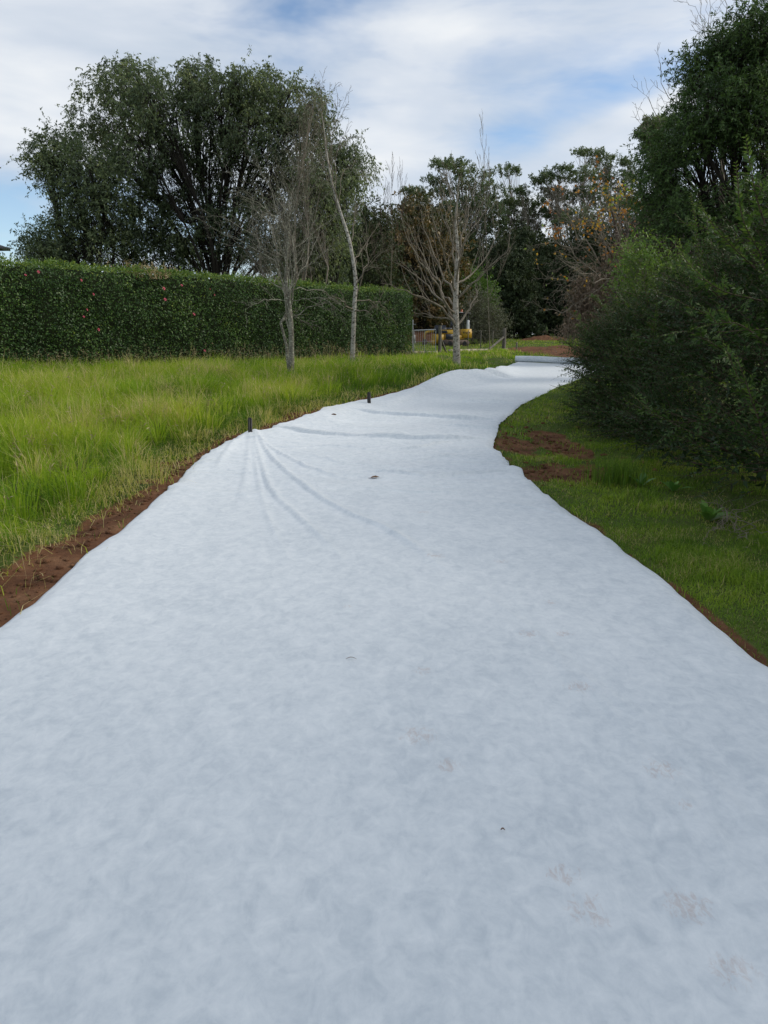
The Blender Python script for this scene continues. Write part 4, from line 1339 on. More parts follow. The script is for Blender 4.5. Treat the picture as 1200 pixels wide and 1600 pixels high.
# ------------------------------------------------------------------ near shrubs on the right
def feather_shrub(name, label, base, lobes, nsh, L, W, seglen, leaves, tint0, long_shoots=(), leafm='shrub_leaf', stems=7, twig='twig_red', inner_leaves=9000, droop=.12, fronds=0):
    base = np.asarray(base, float)
    root = tag(empty(name, base), label, 'shrub')
    gs, gl = Geo(), Geo()
    lob = [(np.asarray(c, float), np.asarray(r, float)) for c, r in lobes]
    vol = np.array([r[0] * r[2] + r[1] * r[2] + r[0] * r[1] for c, r in lob])
    # main stems
    for k in range(stems):
        c, r = lob[k % len(lob)]
        e = c + sph(1)[0] * r * .6
        s_ = base + np.array([rng.normal() * .3, rng.normal() * .5, -.1])
        s_[1] = base[1] + (c[1] - base[1]) * .6 + rng.normal() * .2
        s_[0] = base[0] + (c[0] - base[0]) * .6 + rng.normal() * .2
        s_[2] = float(Hg(s_[0], s_[1])) - .1
        gs.tube(resample([s_, s_ * .5 + e * .5 + rng.normal(size=3) * .15, e], 8), np.linspace(.035, .008, 8), 6)
    for (c, r), v in zip(lob, vol / vol.sum()):
        n = int(nsh * v)
        dd = sph(n)
        dd[:, 2] = np.where(dd[:, 2] < -.55, -dd[:, 2] * .5, dd[:, 2])
        st = c + dd * r * rng.uniform(.55, .92, n)[:, None]
        clump = fbm(st[:, 1] * 1.6, st[:, 2] * 1.6, 131, 3)
        dr = unit(dd * .55 + sph(n) * .42 + np.array([-.42, -.12, .34]))
        SP, SR = shoots(st, dr, rng.uniform(seglen[0], seglen[1], n) * (.7 + .6 * clump), np.full(n, .0035), 7, -droop, .02)
        SP[:, :, 2] = np.maximum(SP[:, :, 2], 0.05)
        tubes(gs, SP[:, ::3], SR[:, ::3], 3)
        tt = tint0 + (clump - .5) * .5 + rng.normal(size=n) * .10
        pair_leaves(gl, SP, leaves, L, W, tt)
    auto = []
    for c, r in lob:
        if c[2] + r[2] < 1.6 or c[1] < 5:
            continue
        for _ in range(fronds):
            d_ = unit(np.array([rng.uniform(-1, .5), rng.uniform(-1, .4), rng.uniform(-.1, 1)]))
            s_ = c + d_ * r * .8
            v_ = unit(d_ * .6 + np.array([-.45, -.15, .4]) + rng.normal(size=3) * .25) * rng.uniform(.6, 1.2)
            auto.append(([s_, s_ + v_ * .55 + np.array([0, 0, .04]), s_ + v_ - np.array([0, 0, .08])], 24))
    for pts, nl in list(long_shoots) + auto:
        q = resample(pts, 14)
        gs.tube(q, np.linspace(.008, .002, 14), 4)
        pair_leaves(gl, q[None], nl, L * 1.15, W * 1.1, np.array([tint0 + .48]), flat=True)
        PS, RS = spawn(q[None], np.full((1, 14), .005), 7, .1, .85, (35, 60), (.12, .3), .15, 7, .6, -.05, .02)
        tubes(gs, PS[:, ::2], RS[:, ::2], 3)
        pair_leaves(gl, PS, max(8, nl // 4), L, W, np.full(len(PS), tint0 + .36))
    n = inner_leaves
    pick = rng.choice(len(lob), n, p=vol / vol.sum())
    cc_ = np.array([c for c, r in lob])[pick]
    rr_ = np.array([r for c, r in lob])[pick]
    pos = cc_ + sph(n) * rr_ * (rng.random(n) ** .5 * .8)[:, None]
    pos[:, 2] = np.maximum(pos[:, 2], .1)
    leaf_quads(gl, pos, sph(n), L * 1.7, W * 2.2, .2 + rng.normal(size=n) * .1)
    a = gs.build('stems', M[twig], root, smooth=True, loc=base)
    a['kind'] = 'stuff'
    a.location = (0, 0, 0)
    a = gl.build('foliage', M[leafm], root, loc=base)
    a.location = (0, 0, 0)
    return root


def pair_leaves(g, PP, k, L, W, tint, flat=False):
    """leaves in two ranks along each shoot"""
    Mn, N, _ = PP.shape
    u = np.linspace(.08, 1.0, k) * (N - 1)
    i = np.clip(u.astype(int), 0, N - 2)
    fr = (u - i)[None, :, None]
    s = PP[:, i] * (1 - fr) + PP[:, i + 1] * fr
    T = unit(PP[:, i + 1] - PP[:, i])
    upv = unit(np.array([0, 0, 1.0]) + (rng.normal(size=(Mn, 1, 3)) * (.2 if flat else .6)))
    side = unit(np.cross(T, np.broadcast_to(upv, T.shape)))
    tap = (1.0 - .55 * np.linspace(0, 1, k) ** 2)[None, :]
    for sg in (-1, 1):
        d = unit(T * .75 + side * sg * .8 + rng.normal(size=T.shape) * .22)
        nn = np.cross(side, T) + rng.normal(size=T.shape) * .35
        Lk = (L * tap * rng.uniform(.75, 1.2, (Mn, k))).ravel()
        tt = (np.asarray(tint)[:, None] + .12 * np.linspace(-.6, 1, k)[None] + rng.normal(size=(Mn, k)) * .09).ravel()
        leaf_quads(g, s.reshape(-1, 3), d.reshape(-1, 3), Lk, Lk * (W / L), tt, unit(nn).reshape(-1, 3))


ls = [([P(1130, 470, 7.6), P(1080, 420, 7.3), P(1055, 370, 7.1)], 30), ([P(1180, 420, 7.2), P(1130, 370, 6.9), P(1090, 318, 6.7)], 30), ([P(1190, 400, 7.0), P(1160, 340, 6.8), P(1150, 255, 6.6)], 30), ([P(1150, 510, 7.2), P(1080, 480, 6.9), P(1020, 452, 6.7)], 32),
      ([P(1190, 470, 6.8), P(1120, 450, 6.5), P(1060, 395, 6.4)], 32), ([P(1180, 640, 6.4), P(1140, 560, 6.1), P(1118, 500, 6.0)], 30), ([P(1160, 640, 7.2), P(1060, 660, 6.9), P(975, 625, 6.8)], 26), ([P(1110, 690, 7.0), P(1030, 650, 6.8), P(985, 615, 6.7)], 26),
      ([P(1200, 700, 5.9), P(1170, 610, 5.7), P(1150, 555, 5.7)], 26), ([P(1150, 560, 6.8), P(1080, 520, 6.6), P(1030, 525, 6.6)], 26), ([P(1195, 350, 6.5), P(1180, 300, 6.3), P(1165, 215, 6.2)], 26), ([P(1200, 540, 6.0), P(1150, 505, 5.8), P(1085, 512, 5.7)], 28)]
feather_shrub('feathery_shrub', 'large dark feathery shrub with long arching shoots, nearest at the right', (5.2, 8.2, float(Hg(5.2, 8.2))), [
    ((5.6, 8.8, 2.1), (1.9, 2.0, 1.35)), ((4.9, 9.6, 1.5), (1.5, 1.5, 1.2)), ((4.7, 7.6, 1.1), (1.25, 1.4, 1.0)), ((5.2, 6.4, 1.2), (1.35, 1.2, 1.1)), ((4.4, 9.0, .8), (1.05, 1.3, .75)), ((5.6, 6.9, 2.1), (1.4, 1.3, 1.0)), ((6.3, 9.6, 3.0), (1.5, 1.4, 1.0)), ((3.85, 7.5, .4), (.75, .8, .5)), ((3.8, 6.5, .45), (.7, .8, .55)), ((3.85, 5.5, .5), (.7, .9, .6)), ((3.65, 8.7, .4), (.7, .8, .5)), ((4.5, 5.6, 1.3), (.9, 1.0, .8)), ((6.4, 4.4, 1.7), (1.7, 1.7, 1.6)), ((6.8, 2.4, 1.9), (1.8, 1.6, 1.8))],  # final lobes, out of view, added to shade the near lawn and fabric
    4400, .064, .023, (.38, .85), 11, .34, ls, inner_leaves=9000, stems=14, fronds=9)
ls = [([P(940, 610, 12.4), P(900, 580, 12.1), P(868, 572, 12.0)], 22), ([P(930, 620, 12.2), P(905, 615, 12.0), P(860, 602, 11.9)], 20), ([P(950, 560, 12.4), P(915, 540, 12.2), P(885, 535, 12.1)], 20), ([P(960, 640, 11.6), P(930, 650, 11.3), P(905, 672, 11.2)], 18)]
feather_shrub('leafy_shrub', 'dark glossy-leafed shrub leaning over the right edge of the fabric', (4.6, 12.6, float(Hg(4.6, 12.6))), [
    ((4.9, 12.9, 1.35), (1.35, 1.4, 1.15)), ((4.25, 12.6, .95), (.95, 1.1, .85)), ((4.1, 11.4, .75), (.85, 1.0, .7)), ((5.6, 12.0, 1.9), (1.3, 1.4, 1.2)), ((5.3, 14.6, 1.3), (1.4, 1.2, 1.2)), ((3.95, 13.1, 1.15), (.55, .6, .45)), ((3.75, 12.2, .35), (.55, .8, .4)), ((3.7, 10.9, .35), (.6, .8, .42)), ((3.9, 9.9, .35), (.6, .6, .4))],
    4200, .054, .021, (.25, .55), 9, .40, ls, inner_leaves=9000, stems=12, fronds=5)
# low bushes that close the row farther along
for k, (x, y, s, lab) in enumerate([(7.3, 16.5, 1.25, 'dark bush standing behind the leaning glossy shrub'), (8.2, 12.0, 1.6, 'dark bush filling in behind the large feathery shrub')]):
    zg = float(Hg(x, y))
    feather_shrub('dark_bush', lab, (x, y, zg), [((x, y, zg + 1.2 * s), (1.5 * s, 1.4 * s, 1.1 * s)), ((x - .8 * s, y - .3, zg + .8 * s), (1.0 * s, 1.0 * s, .8 * s)), ((x + .6, y + .8, zg + 1.6 * s), (1.2 * s, 1.1 * s, .9 * s))], 600, .085, .032, (.3, .6), 9, .32, (), inner_leaves=3500)

# ------------------------------------------------------------------ grass
def blades(g, x, y, h, w, tint, lean=.5, seg_curve=.5, z=None, az=None):
    x, y = np.asarray(x), np.asarray(y)
    n = len(x)
    z = Hg(x, y) if z is None else z
    a = rng.random(n) * 6.283 if az is None else az
    le = np.abs(rng.normal(size=n)) * lean
    dirx, diry = np.cos(a), np.sin(a)
    b = rng.random(n) * 6.283
    sx, sy = np.cos(b) * w / 2, np.sin(b) * w / 2
    p = np.stack([x, y, z - .01], 1)
    hm = h * .55
    mid = p + np.stack([dirx * le * hm * .35, diry * le * hm * .35, hm], 1)
    fall = np.clip(le - .6, 0, 1) * .6
    tip = p + np.stack([dirx * le * h, diry * le * h, h * (1 - fall)], 1)
    sv = np.stack([sx, sy, np.zeros(n)], 1)
    V = np.stack([p - sv, p + sv, mid + sv * .75, mid - sv * .75, tip], 1)
    i = np.arange(n)[:, None] * 5
    g.add(V.reshape(-1, 3), f4=i + np.array([[0, 1, 2, 3]]), f3=i + np.array([[3, 2, 4]]), tint=np.repeat(np.clip(tint, 0, 1), 5))


def scatter(n, ymin, ymax, px0, px1, power=1.0):
    """random ground points between two lines of sight (picture columns), evenly spread on the ground"""
    y = np.sqrt(rng.uniform(ymin ** 2, ymax ** 2, n)) if power == 1 else rng.uniform(ymin, ymax, n)
    x = (rng.uniform(px0, px1, n) - 600) / F * (y * cP + .39)
    return x, y


def hedge_side(x, y):
    return (x - HA[0]) * hn[0] + (y - HA[1]) * hn[1]     # > 0 before the hedge


# rough verge on the left
g = Geo()
gst = Geo()
for (n, y0, y1, w, hh) in [(28000, 3.2, 8, .0068, (.10, .30)), (58000, 8, 14, .0092, (.12, .36)), (72000, 14, 24, .0145, (.13, .38)), (44000, 24, 40, .025, (.10, .26))]:
    x, y = scatter(n, y0, y1, -160, 860 if y0 > 20 else 780)
    s = (XL(y) - x) * np.where(y > 14, .8, 1)
    keep = (s > -.01) & (hedge_side(x, y) > -.15) & (rng.random(n) < (1 - soilmask(x, y)) ** 1.5 + .03) & ~((y > 36.5) & (x > 2.5) & (rng.random(n) < .2))
    x, y, s = x[keep], y[keep], s[keep]
    lush = fbm(x * .55, y * .45, 141, 3)
    dry = fbm(x * .8 + 9, y * .7, 142, 3)
    tall = .45 + .55 * sstep(.2, 1.4, s) * (1 - .45 * sstep(20, 26, y)) * (1 - .35 * sstep(5, 1, hedge_side(x, y)))
    nb0 = np.clip((fbm(x * 1.5, y * 1.5, 144, 2) - .5) * 2.4 + .5, 0, 1)
    h = rng.uniform(hh[0], hh[1], len(x)) * tall * (.28 + .6 * lush + 1.0 * nb0)
    nb = fbm(x * 2.1, y * 2.1, 143, 2)
    lushc = np.clip((lush - .5) * 2.2 + .5, 0, 1)
    ti = .16 + .58 * lushc * sstep(.2, 1.8, s) + (nb - .5) * .5 + (nb0 - .5) * .16 + rng.normal(size=len(x)) * .08
    ti = np.where(y > 21, np.clip(ti, .18, .60) * .9 + .03, ti)
    ti = np.where(rng.random(len(x)) < np.clip((dry - .5) * 2.2 + .35 * sstep(.75, .2, s), .03, .5) * np.where(y > 21, .25, 1), rng.uniform(.72, 1.0, len(x)), ti)
    az_ = fbm(x * .9, y * .9, 147, 2) * 12.6 + rng.normal(size=len(x)) * .9
    blades(g, x, y, h, w * rng.uniform(.5, 1.5, len(x)), ti, .85, az=az_)
    # withered wisps lying over the green
    k_ = rng.random(len(x)) < .025 + .09 * (dry > .58)
    blades(g, x[k_], y[k_], h[k_] * 1.5 + .05, w * .7 * np.ones(k_.sum()), rng.uniform(.78, 1.0, k_.sum()), 1.5)
    # dead thatch along the soil edge
    k_ = (s < .75) & (rng.random(len(x)) < .8) & (y < 18)
    blades(g, x[k_] + rng.normal(size=k_.sum()) * .12, y[k_] + rng.normal(size=k_.sum()) * .12, h[k_] * .8 + .02, w * np.ones(k_.sum()), rng.uniform(.7, .98, k_.sum()), 2.2)
# clumps: long leaning tussock blades
nt = 800
x, y = scatter(nt, 4.5, 22, -140, 560)
keep = (XL(y) - x > .7) & (hedge_side(x, y) > .3)
x, y = x[keep], y[keep]
for k in range(len(x)):
    n = 64
    ln_ = rng.uniform(.24, .60)
    lushk = float(fbm(x[k] * .55, y[k] * .45, 141, 3))
    sp_ = rng.uniform(.04, .12)
    px_, py_ = x[k] + rng.normal(size=n) * sp_, y[k] + rng.normal(size=n) * sp_
    base_t = .30 + .5 * lushk
    if rng.random() < .15:
        base_t = .85
    blades(g, px_, py_, rng.uniform(.6, 1.1, n) * ln_, np.full(n, .0075 + .0004 * y[k]), base_t + rng.normal(size=n) * .08, 1.0, az=np.arctan2(py_ - y[k], px_ - x[k]) + rng.normal(size=n) * .5)
og = g.build('verge_grass', M['grass'])
tag(og, 'rough green and straw-coloured grass of the verge left of the fabric', 'grass', kind='stuff')
# seed stalks and dry stems, tallest along the hedge foot
n = 4200
x, y = scatter(n, 6, 31, -140, 640)
hs = hedge_side(x, y)
keep = (hs > .05) & (XL(y) - x > .8) & (rng.random(n) < np.where(hs < 2.2, .9, .22))
x, y, hs = x[keep], y[keep], hs[keep]
PS, RS = shoots(np.stack([x, y, Hg(x, y)], 1), unit(np.array([0, 0, 1.0]) + sph(len(x)) * .3), rng.uniform(.35, .85, len(x)) * np.where(hs < 2.2, 1, .75), np.full(len(x), .0038), 5, -.08, .02)
tubes(gst, PS, RS, 3, rng.random(len(x)))
leaves_on(gst, PS[:, -3:], 4, .07, .014, .7, .3, .5, .3, .2)
o = gst.build('dry_stalks', M['straw'])
tag(o, 'dry seed stalks standing in the verge grass and along the hedge foot', 'dry grass', kind='stuff')

# mown lawn on the right and beyond the roll
g = Geo()
for (n, y0, y1, w, hh, a_, b_) in [(42000, 2.6, 6, .0054, (.018, .05), 880, 1320), (48000, 6, 11, .008, (.02, .055), 760, 1260), (30000, 11, 20, .012, (.025, .06), 740, 1100), (24000, 20, 32, .018, (.03, .07), 800, 1150), (36000, 32, 72, .055, (.03, .09), 560, 1000)]:
    x, y = scatter(n, y0, y1, a_, b_)
    s = x - XR(y)
    ok = (s > -.008) if y0 < 30 else ((hedge_side(x, y) < 60) & ~infab(x, y, -.1))
    keep = ok & (rng.random(n) < (1 - soilmask(x, y)) ** 1.6 + np.where(y < 20, .14, .02))
    x, y = x[keep], y[keep]
    nb = fbm(x * 1.4, y * 1.4, 151, 3)
    ti = .16 + .95 * (nb - .5) + .28 + rng.normal(size=len(x)) * .11 - .06
    if y0 >= 20:
        ti = ti + .14
    ti = np.where(rng.random(len(x)) < .04 + .2 * (fbm(x * 2.3, y * 2.3, 155, 2) > .62), .9, ti)
    tuft = 1 + .9 * sstep(.60, .72, fbm(x * 2.6, y * 2.6, 157, 2))
    blades(g, x, y, rng.uniform(hh[0], hh[1], len(x)) * (.5 + nb) * tuft, w * rng.uniform(.6, 1.3, len(x)), ti, .9)
og = g.build('lawn_grass', M['lawn'])
tag(og, 'short green lawn grass right of the fabric and across the paddock', 'grass', kind='stuff')

# turf tufts hanging on the right edge, soil clods
rngc = np.random.default_rng(5)


def clods(name, label, pts, sizes):
    g = Geo()
    ph = (1 + 5 ** .5) / 2
    ico = unit(np.array([[-1, ph, 0], [1, ph, 0], [-1, -ph, 0], [1, -ph, 0], [0, -1, ph], [0, 1, ph], [0, -1, -ph], [0, 1, -ph], [ph, 0, -1], [ph, 0, 1], [-ph, 0, -1], [-ph, 0, 1]], float))
    fc = [[0, 11, 5], [0, 5, 1], [0, 1, 7], [0, 7, 10], [0, 10, 11], [1, 5, 9], [5, 11, 4], [11, 10, 2], [10, 7, 6], [7, 1, 8], [3, 9, 4], [3, 4, 2], [3, 2, 6], [3, 6, 8], [3, 8, 9], [4, 9, 5], [2, 4, 11], [6, 2, 10], [8, 6, 7], [9, 8, 1]]
    for p, s in zip(pts, sizes):
        v = ico * (1 + rngc.normal(size=(12, 1)) * .22) * np.array([1, 1, .65]) * s
        g.add(v + np.asarray(p), f3=fc)
    o = g.build(name, M['soil'])
    return tag(o, label, 'soil', kind='stuff')


pts, sz = [], []
for _ in range(900):
    y = rngc.uniform(3, 17)
    s = abs(rngc.normal()) * .28
    x = float(XL(y)) - s - .03
    if float(soilmask(x, y)) > .4:
        pts.append((x, y, float(Hg(x, y)) + .004))
        sz.append(.005 + .026 * rngc.random() ** 2.5)
clods('soil_clods', 'crumbs of red soil along the left edge of the fabric', pts, sz)
pts, sz = [], []
for (px, py, rx, ry, n) in [(803, 692, .5, 1.2, 90), (872, 690, .5, 2.0, 130), (838, 738, .35, .6, 40), (905, 735, .6, .8, 60)]:
    c = G(px, py)
    for _ in range(n):
        x, y = c[0] + rngc.normal() * rx * .6, c[1] + rngc.normal() * ry * .6
        if x > float(XR(y)) + .02:
            pts.append((x, y, float(Hg(x, y)) + .006))
            sz.append(.008 + .05 * rngc.random() ** 3)
clods('soil_clods', 'dark clods of turned soil between the lawn and the shrubs on the right', pts, sz)


# soil heaps beyond the paddock
def heap(name, label, c, r, h, seed):
    g = Geo()
    n, k = 22, 9
    V = []
    for i in range(k):
        f_ = i / (k - 1)
        for j in range(n):
            a = j / n * 6.283
            rad = 1 - f_
            x, y = c[0] + math.cos(a) * r[0] * rad, c[1] + math.sin(a) * r[1] * rad
            z = h * (1 - rad ** 1.7) * (1 + .0 * f_) + (float(fbm(x * 2.2, y * 2.2, seed)) - .5) * h * .5 * min(1, f_ * 4)
            V.append((x, y, float(Hg(x, y)) - .06 + z))
    ii = np.arange(n * k).reshape(k, n)
    nx = np.roll(ii, -1, 1)
    g.add(V, f4=np.stack([ii[:-1], nx[:-1], nx[1:], ii[1:]], -1).reshape(-1, 4))
    o = g.build(name, M['soil'], smooth=True)
    return tag(o, label, 'soil heap')


q = gpt(847, 62)
heap('soil_heap', 'dark red soil heap under the trees at the far end of the paddock', q, (2.4, 1.6), .52, 3)
q = gpt(655, 54)
heap('soil_heap', 'red soil heap behind the gate beside the yellow machine', q, (2.4, 1.6), .95, 8)
q = gpt(752, 47)

# ------------------------------------------------------------------ gate and wire fence
YG = 36.0
gA, gB = gpt(646, YG), gpt(684, YG)
gate = tag(empty('farm_gate', gA), 'small galvanised gate of upright bars between the hedge and the wooden post', 'gate')
dv = gB - gA
wG = float(np.linalg.norm(dv[:2])) - .14
an = math.atan2(dv[1], dv[0])
gate.rotation_euler = (0, 0, an)
Geo().tube([[0, 0, .12], [0, 0, 1.18]], .024, 8).build('stile', M['steel'], gate)
Geo().tube([[wG, 0, .12], [wG, 0, 1.18]], .024, 8).build('stile', M['steel'], gate)
Geo().tube([[0, 0, 1.18], [wG, 0, 1.22]], .028, 8).build('top_rail', M['steel'], gate)
Geo().tube([[0, 0, .14], [wG, 0, .14]], .022, 8).build('bottom_rail', M['steel'], gate)
Geo().tube([[0, 0, .66], [wG, 0, .66]], .006, 5).build('middle_wire', M['steel'], gate)
for k in range(1, 10):
    Geo().tube([[wG * k / 10, 0, .14], [wG * k / 10, 0, 1.18 + .004 * k]], .006 if k != 5 else .016, 5).build('bar', M['steel'], gate)
g = Geo().box((.03, -.04, .82), (.07, .05, .30)).box((.06, -.05, .62), (.05, .05, .12))
g.build('latch', M['white'], gate)
lp_ = gpt(644, 36.1)
o = tag(empty('latch_post', lp_), 'thin pale steel post with a cross bar at the hedge end of the gate', 'post')
Geo().tube([[0, 0, -.2], [0, 0, 1.72]], .03, 8).build('shaft', M['steel'], o)
Geo().tube([[-.25, 0, 1.50], [.16, 0, 1.50]], .014, 6).build('cross_bar', M['steel'], o)

pL, pR = gpt(686, 36.0), gpt(785, 42.5)


def wood_post(label, p, h, w, brace=None):
    o = tag(empty('wooden_post', p), label, 'post', 'wooden strainer posts of the wire fence')
    g = Geo().tube(resample([[0, 0, -.3], [.01, 0, h * .5], [0, 0, h]], 6), np.array([1.05, 1.03, 1, 1, .98, .94]) * w, 10)
    g.build('shaft', M['timber'], o, smooth=False)
    if brace:
        a, b_ = np.asarray(brace[0], float), np.asarray(brace[1], float)
        Geo().tube([a, b_], w * .55, 8).build('brace', M['timber'], o)
    return o


fdir = unit((pR - pL)[:2])
wood_post('dark wooden gate post with a short diagonal brace, left end of the wire fence', pL, 1.38, .085, ([fdir[0] * .1, fdir[1] * .1, .78], [fdir[0] * .75, fdir[1] * .75, .02]))
wood_post('weathered wooden corner post with a long diagonal brace, right end of the wire fence', pR, 1.25, .11, ([-fdir[0] * .1, -fdir[1] * .1, .72], [-fdir[0] * 2.1, -fdir[1] * 2.1, .05]))
fence = tag(empty('wire_fence', pL), 'wire fence strung between the two wooden posts before the yellow machine', 'fence')
dd = pR - pL
for k, z in enumerate([.15, .35, .55, .75, .95, 1.12]):
    Geo().tube(resample([[0, 0, z], dd * .5 + np.array([0, 0, z - .02]), dd + np.array([0, 0, z])], 8), .0028, 4).build('wire', M['picket'], fence)
for k in range(1, 5):
    c = dd * k / 5
    Geo().box((c[0], c[1], .55), (.035, .03, 1.25), .6).build('star_post', M['timber'], fence)
g = Geo()
for k in range(1, 60):
    c = dd * k / 60
    g.tube([[c[0], c[1], .12], [c[0], c[1], 1.12]], .0014, 3, cap=False)
g.build('mesh_wires', M['picket'], fence)['kind'] = 'stuff'
# pale edging along the fence and hedge foot
for (a, b_, lab) in [((590, 35.2), (683, 35.7), 'pale timber edging along the hedge foot and under the gate'), ((700, 37.0), (790, 42.2), 'pale timber edging under the wire fence')]:
    A, B = gpt(*a), gpt(*b_)
    g = Geo()
    q = resample([A, A * .6 + B * .4 + np.array([.05, .1, .01]), B], 10)
    for i in range(9):
        c = (q[i] + q[i + 1]) / 2
        d_ = q[i + 1] - q[i]
        g.box(c + np.array([0, 0, .04]), (np.linalg.norm(d_) * .985, .10, .15), math.atan2(d_[1], d_[0]))
    tag(g.build('timber_edging', M['edging']), lab, 'edging', 'pale timber edging')
q = gpt(805, 39.5)
o = tag(empty('survey_peg', q), 'short brown wooden peg standing in the grass right of the corner post', 'peg')
Geo().box((0, 0, .22), (.07, .05, .62), .2).build('shaft', M['timber'], o)
Geo().box((0, 0, .545), (.07, .05, .03), .2, taper=.5).build('tip', M['edging'], o)

# ------------------------------------------------------------------ yellow tracked machine behind the fence
q = gpt(705, 47.5)
dg = tag(empty('compact_digger', q, .06), 'yellow compact digger with dark seat and canopy posts behind the wire fence', 'digger')
for s in (-1, 1):
    g = Geo()
    prof = [(-.95, .08), (-1.02, .22), (-.92, .40), (.92, .40), (1.02, .22), (.95, .08), (.7, 0), (-.7, 0)]
    y0, y1 = s * .62 - .14, s * .62 + .14
    V = [(x, y0, z) for x, z in prof] + [(x, y1, z) for x, z in prof]
    n = 8
    g.add(V, f4=[[i, (i + 1) % n, (i + 1) % n + n, i + n] for i in range(n)] + [[7, 6, 1, 0], [6, 5, 2, 1], [5, 4, 3, 2], [8, 9, 14, 15], [9, 10, 13, 14], [10, 11, 12, 13]])
    tk = g.build('track', M['track'], dg)
    for x in (-.7, -.25, .25, .7):
        gw = Geo().tube([[x, y0 - .02, .2], [x, y1 + .02, .2]], .13, 12)
        gw.build('wheel', M['black'], tk)
g = Geo().box((-.15, 0, .56), (1.7, 1.05, .28)).box((-.35, -.25, .86), (1.25, .5, .34), taper=.92)
g.build('platform', M['yellow'], dg)
g = Geo().box((-.95, -.42, .47), (.62, .42, .56), taper=1.0).box((-.95, .42, .47), (.62, .42, .56), taper=1.0)
g.build('side_cover', M['yellow'], dg)
g = Geo().box((.85, 0, .80), (.62, 1.15, .56), taper=.97).box((1.12, 0, .74), (.16, .95, .42))
cw = g.build('counterweight', M['yellow'], dg)
g = Geo().box((.66, -.575, .86), (.08, .02, .10)).box((.84, -.575, .86), (.16, .02, .03)).box((.84, -.577, .80), (.12, .02, .025)).box((1.02, -.572, .86), (.06, .02, .09))
g.build('decal', M['black'], cw)
g = Geo().box((-.35, .05, 1.10), (.62, .60, .14), taper=.9).box((-.02, .05, 1.35), (.14, .56, .50), taper=.85)
g.build('seat', M['darkblue'], dg)
g = Geo().box((-.80, -.1, 1.06), (.85, .85, .50), taper=.72).box((-.28, -.60, .60), (.46, .10, .34))
g.build('hood', M['darkblue'], dg)
for x, y in ((.66, -.45), (1.02, -.45), (.66, .45), (1.02, .45)):
    Geo().tube([[x + .06, y, 1.08], [x - .12, y, 2.02]], .035, 8).build('canopy_post', M['black'], dg)
Geo().box((.62, 0, 2.06), (.95, 1.15, .07), taper=.94).build('canopy_roof', M['black'], dg)
Geo().box((.40, -.3, 2.115), (.36, .3, .03)).build('roof_panel', M['white'], dg)
Geo().tube([[.55, -.2, 2.1], [.55, -.2, 2.17], [.55, -.2, 2.26], [.55, -.2, 2.30]], np.array([.07, .075, .06, .03]), 10).build('beacon', M['beacon'], dg)
g = Geo().tube([[.95, -.42, 1.09], [.95, -.42, 1.32], [.95, -.42, 1.6], [.95, -.42, 1.66]], np.array([.11, .10, .085, .04]), 10)
g.build('exhaust_shroud', M['white'], dg)
g = Geo()
g.tube(resample([[-.9, .0, .72], [-1.3, 0, .95], [-1.75, 0, .85]], 8), np.linspace(.11, .08, 8), 6)
bo = g.build('boom', M['yellow'], dg)
Geo().tube(resample([[-1.75, 0, .85], [-1.8, 0, .65], [-1.78, 0, .42]], 6), np.linspace(.08, .06, 6), 6).build('dipper_arm', M['yellow'], bo)
g = Geo().box((-1.78, 0, .26), (.34, .45, .36), taper=.7)
g.build('bucket', M['track'], bo)
g = Geo().box((-1.28, 0, .22), (.06, 1.35, .36)).box((-1.12, .4, .2), (.3, .08, .1)).box((-1.12, -.4, .2), (.3, .08, .1))
g.build('dozer_blade', M['yellow'], dg)
Geo().tube([[-.62, -.3, .95], [-.62, -.3, 1.3]], .02, 6).build('lever', M['black'], dg)
Geo().tube([[-.62, .35, .95], [-.62, .35, 1.3]], .02, 6).build('lever', M['black'], dg)
dg.scale = (1.0, 1.0, 1.0)


# ------------------------------------------------------------------ small plants
def dock(label, p, s, n, tint=.5):
    p = np.asarray(p, float)
    o = tag(empty('broadleaf_weed', p), label, 'weed')
    for k in range(n):
        a = k / n * 6.283 + rng.uniform(-.3, .3)
        el = rng.uniform(.5, 1.3)
        L_ = s * rng.uniform(.7, 1.2)
        d = np.array([math.cos(a) * math.cos(el), math.sin(a) * math.cos(el), math.sin(el)])
        sd = np.array([-math.sin(a), math.cos(a), 0])
        tt = np.linspace(0, 1, 7)
        cx = np.outer(tt * L_, d) + np.outer(-(tt ** 3) * L_ * .22, [0, 0, 1])
        ww = np.array([.012, .10, .20, .24, .21, .12, .01]) * L_ * .72
        V = np.concatenate([cx + np.outer(ww, sd) + np.outer(ww * .25, [0, 0, 1]), cx, cx - np.outer(ww, sd) + np.outer(ww * .25, [0, 0, 1])])
        f = [[i, i + 1, i + 8, i + 7] for i in range(6)] + [[i + 7, i + 8, i + 15, i + 14] for i in range(6)]
        Geo().add(V, f4=f, tint=tint + rng.normal() * .2).build('leaf', M['dock'], o, smooth=True)
    return o


def gz(px, py):
    q = G(px, py)
    return np.array([q[0], q[1], float(Hg(q[0], q[1]))])


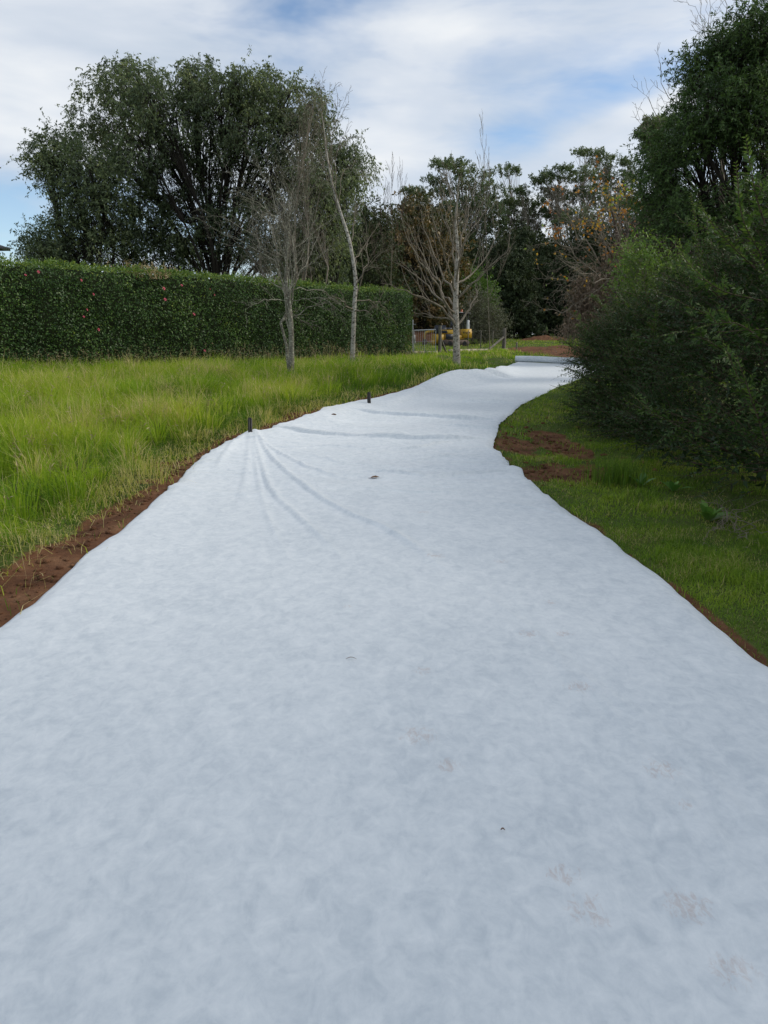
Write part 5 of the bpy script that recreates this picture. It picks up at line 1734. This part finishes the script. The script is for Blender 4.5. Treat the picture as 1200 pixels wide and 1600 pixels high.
dock('bright broad-leafed weed at the foot of the feathery shrub', gz(1108, 812), .22, 20, .8)
dock('small broad-leafed weed between the grass clump and the bright weed', gz(1052, 765), .20, 7, .4)
dock('small upright weed at the shrub foot beside the tall grass clump', gz(1002, 757), .20, 6, .4)
g = Geo()
c = gz(962, 752)
n = 420
blades(g, c[0] + rng.normal(size=n) * .14, c[1] + rng.normal(size=n) * .16, rng.uniform(.18, .42, n), np.full(n, .008), .22 + rng.normal(size=n) * .10, .5)
tag(g.build('grass_clump', M['lawn']), 'tall dark grass clump at the shrub foot beside the bare soil', 'grass')
# dead twigs under the shrub
for k, (px, py, lab) in enumerate([(1165, 800, 'tangle of bare grey twigs under the shrub at the right edge')]):
    c = gz(px, py + 30)
    n = 26
    g = Geo()
    PS, RS = shoots(np.tile(c, (n, 1)) + rng.normal(size=(n, 3)) * np.array([.22, .2, .02]), unit(sph(n) * .9 + np.array([-.1, 0, .6])), rng.uniform(.25, .6, n), np.full(n, .0045), 7, -.2, .05)
    tubes(g, PS, RS, 4)
    P2, R2 = spawn(PS, RS, 3, .3, 1, (30, 60), (.25, .5), 0, 5, .6, -.1, .05)
    tubes(g, P2, R2, 3)
    tag(g.build('bare_twigs', M['twig'], smooth=True), lab, 'twigs', kind='stuff')
# dry canes on the hedge
q = P(215, 432, 24.2)
o = tag(empty('dry_canes', q), 'tangle of pale dry canes rising behind the hedge top', 'canes')
n = 34
st = np.stack([P(px, 436, 24.2 + rng.uniform(-.5, .5)) for px in rng.uniform(178, 262, n)])
PS, RS = shoots(st, unit(np.array([0, 0, 1.0]) + sph(n) * .6), rng.uniform(.35, .8, n), np.full(n, .011), 7, -.25, .05)
g = Geo()
tubes(g, PS, RS, 5, rng.random(n))
P2, R2 = spawn(PS, RS, 2, .3, 1, (30, 70), (.3, .6), .1, 5, .6, -.2, .05)
tubes(g, P2, R2, 4, rng.random(len(P2)))
a = g.build('canes', M['straw'], o, loc=q)
a.location = (0, 0, 0)
g = Geo()
leaves_on(g, P2, 4, .09, .05, .5, .2, .8, .2, .3)
a = g.build('withered_leaves', M['straw'], o, loc=q)
a.location = (0, 0, 0)
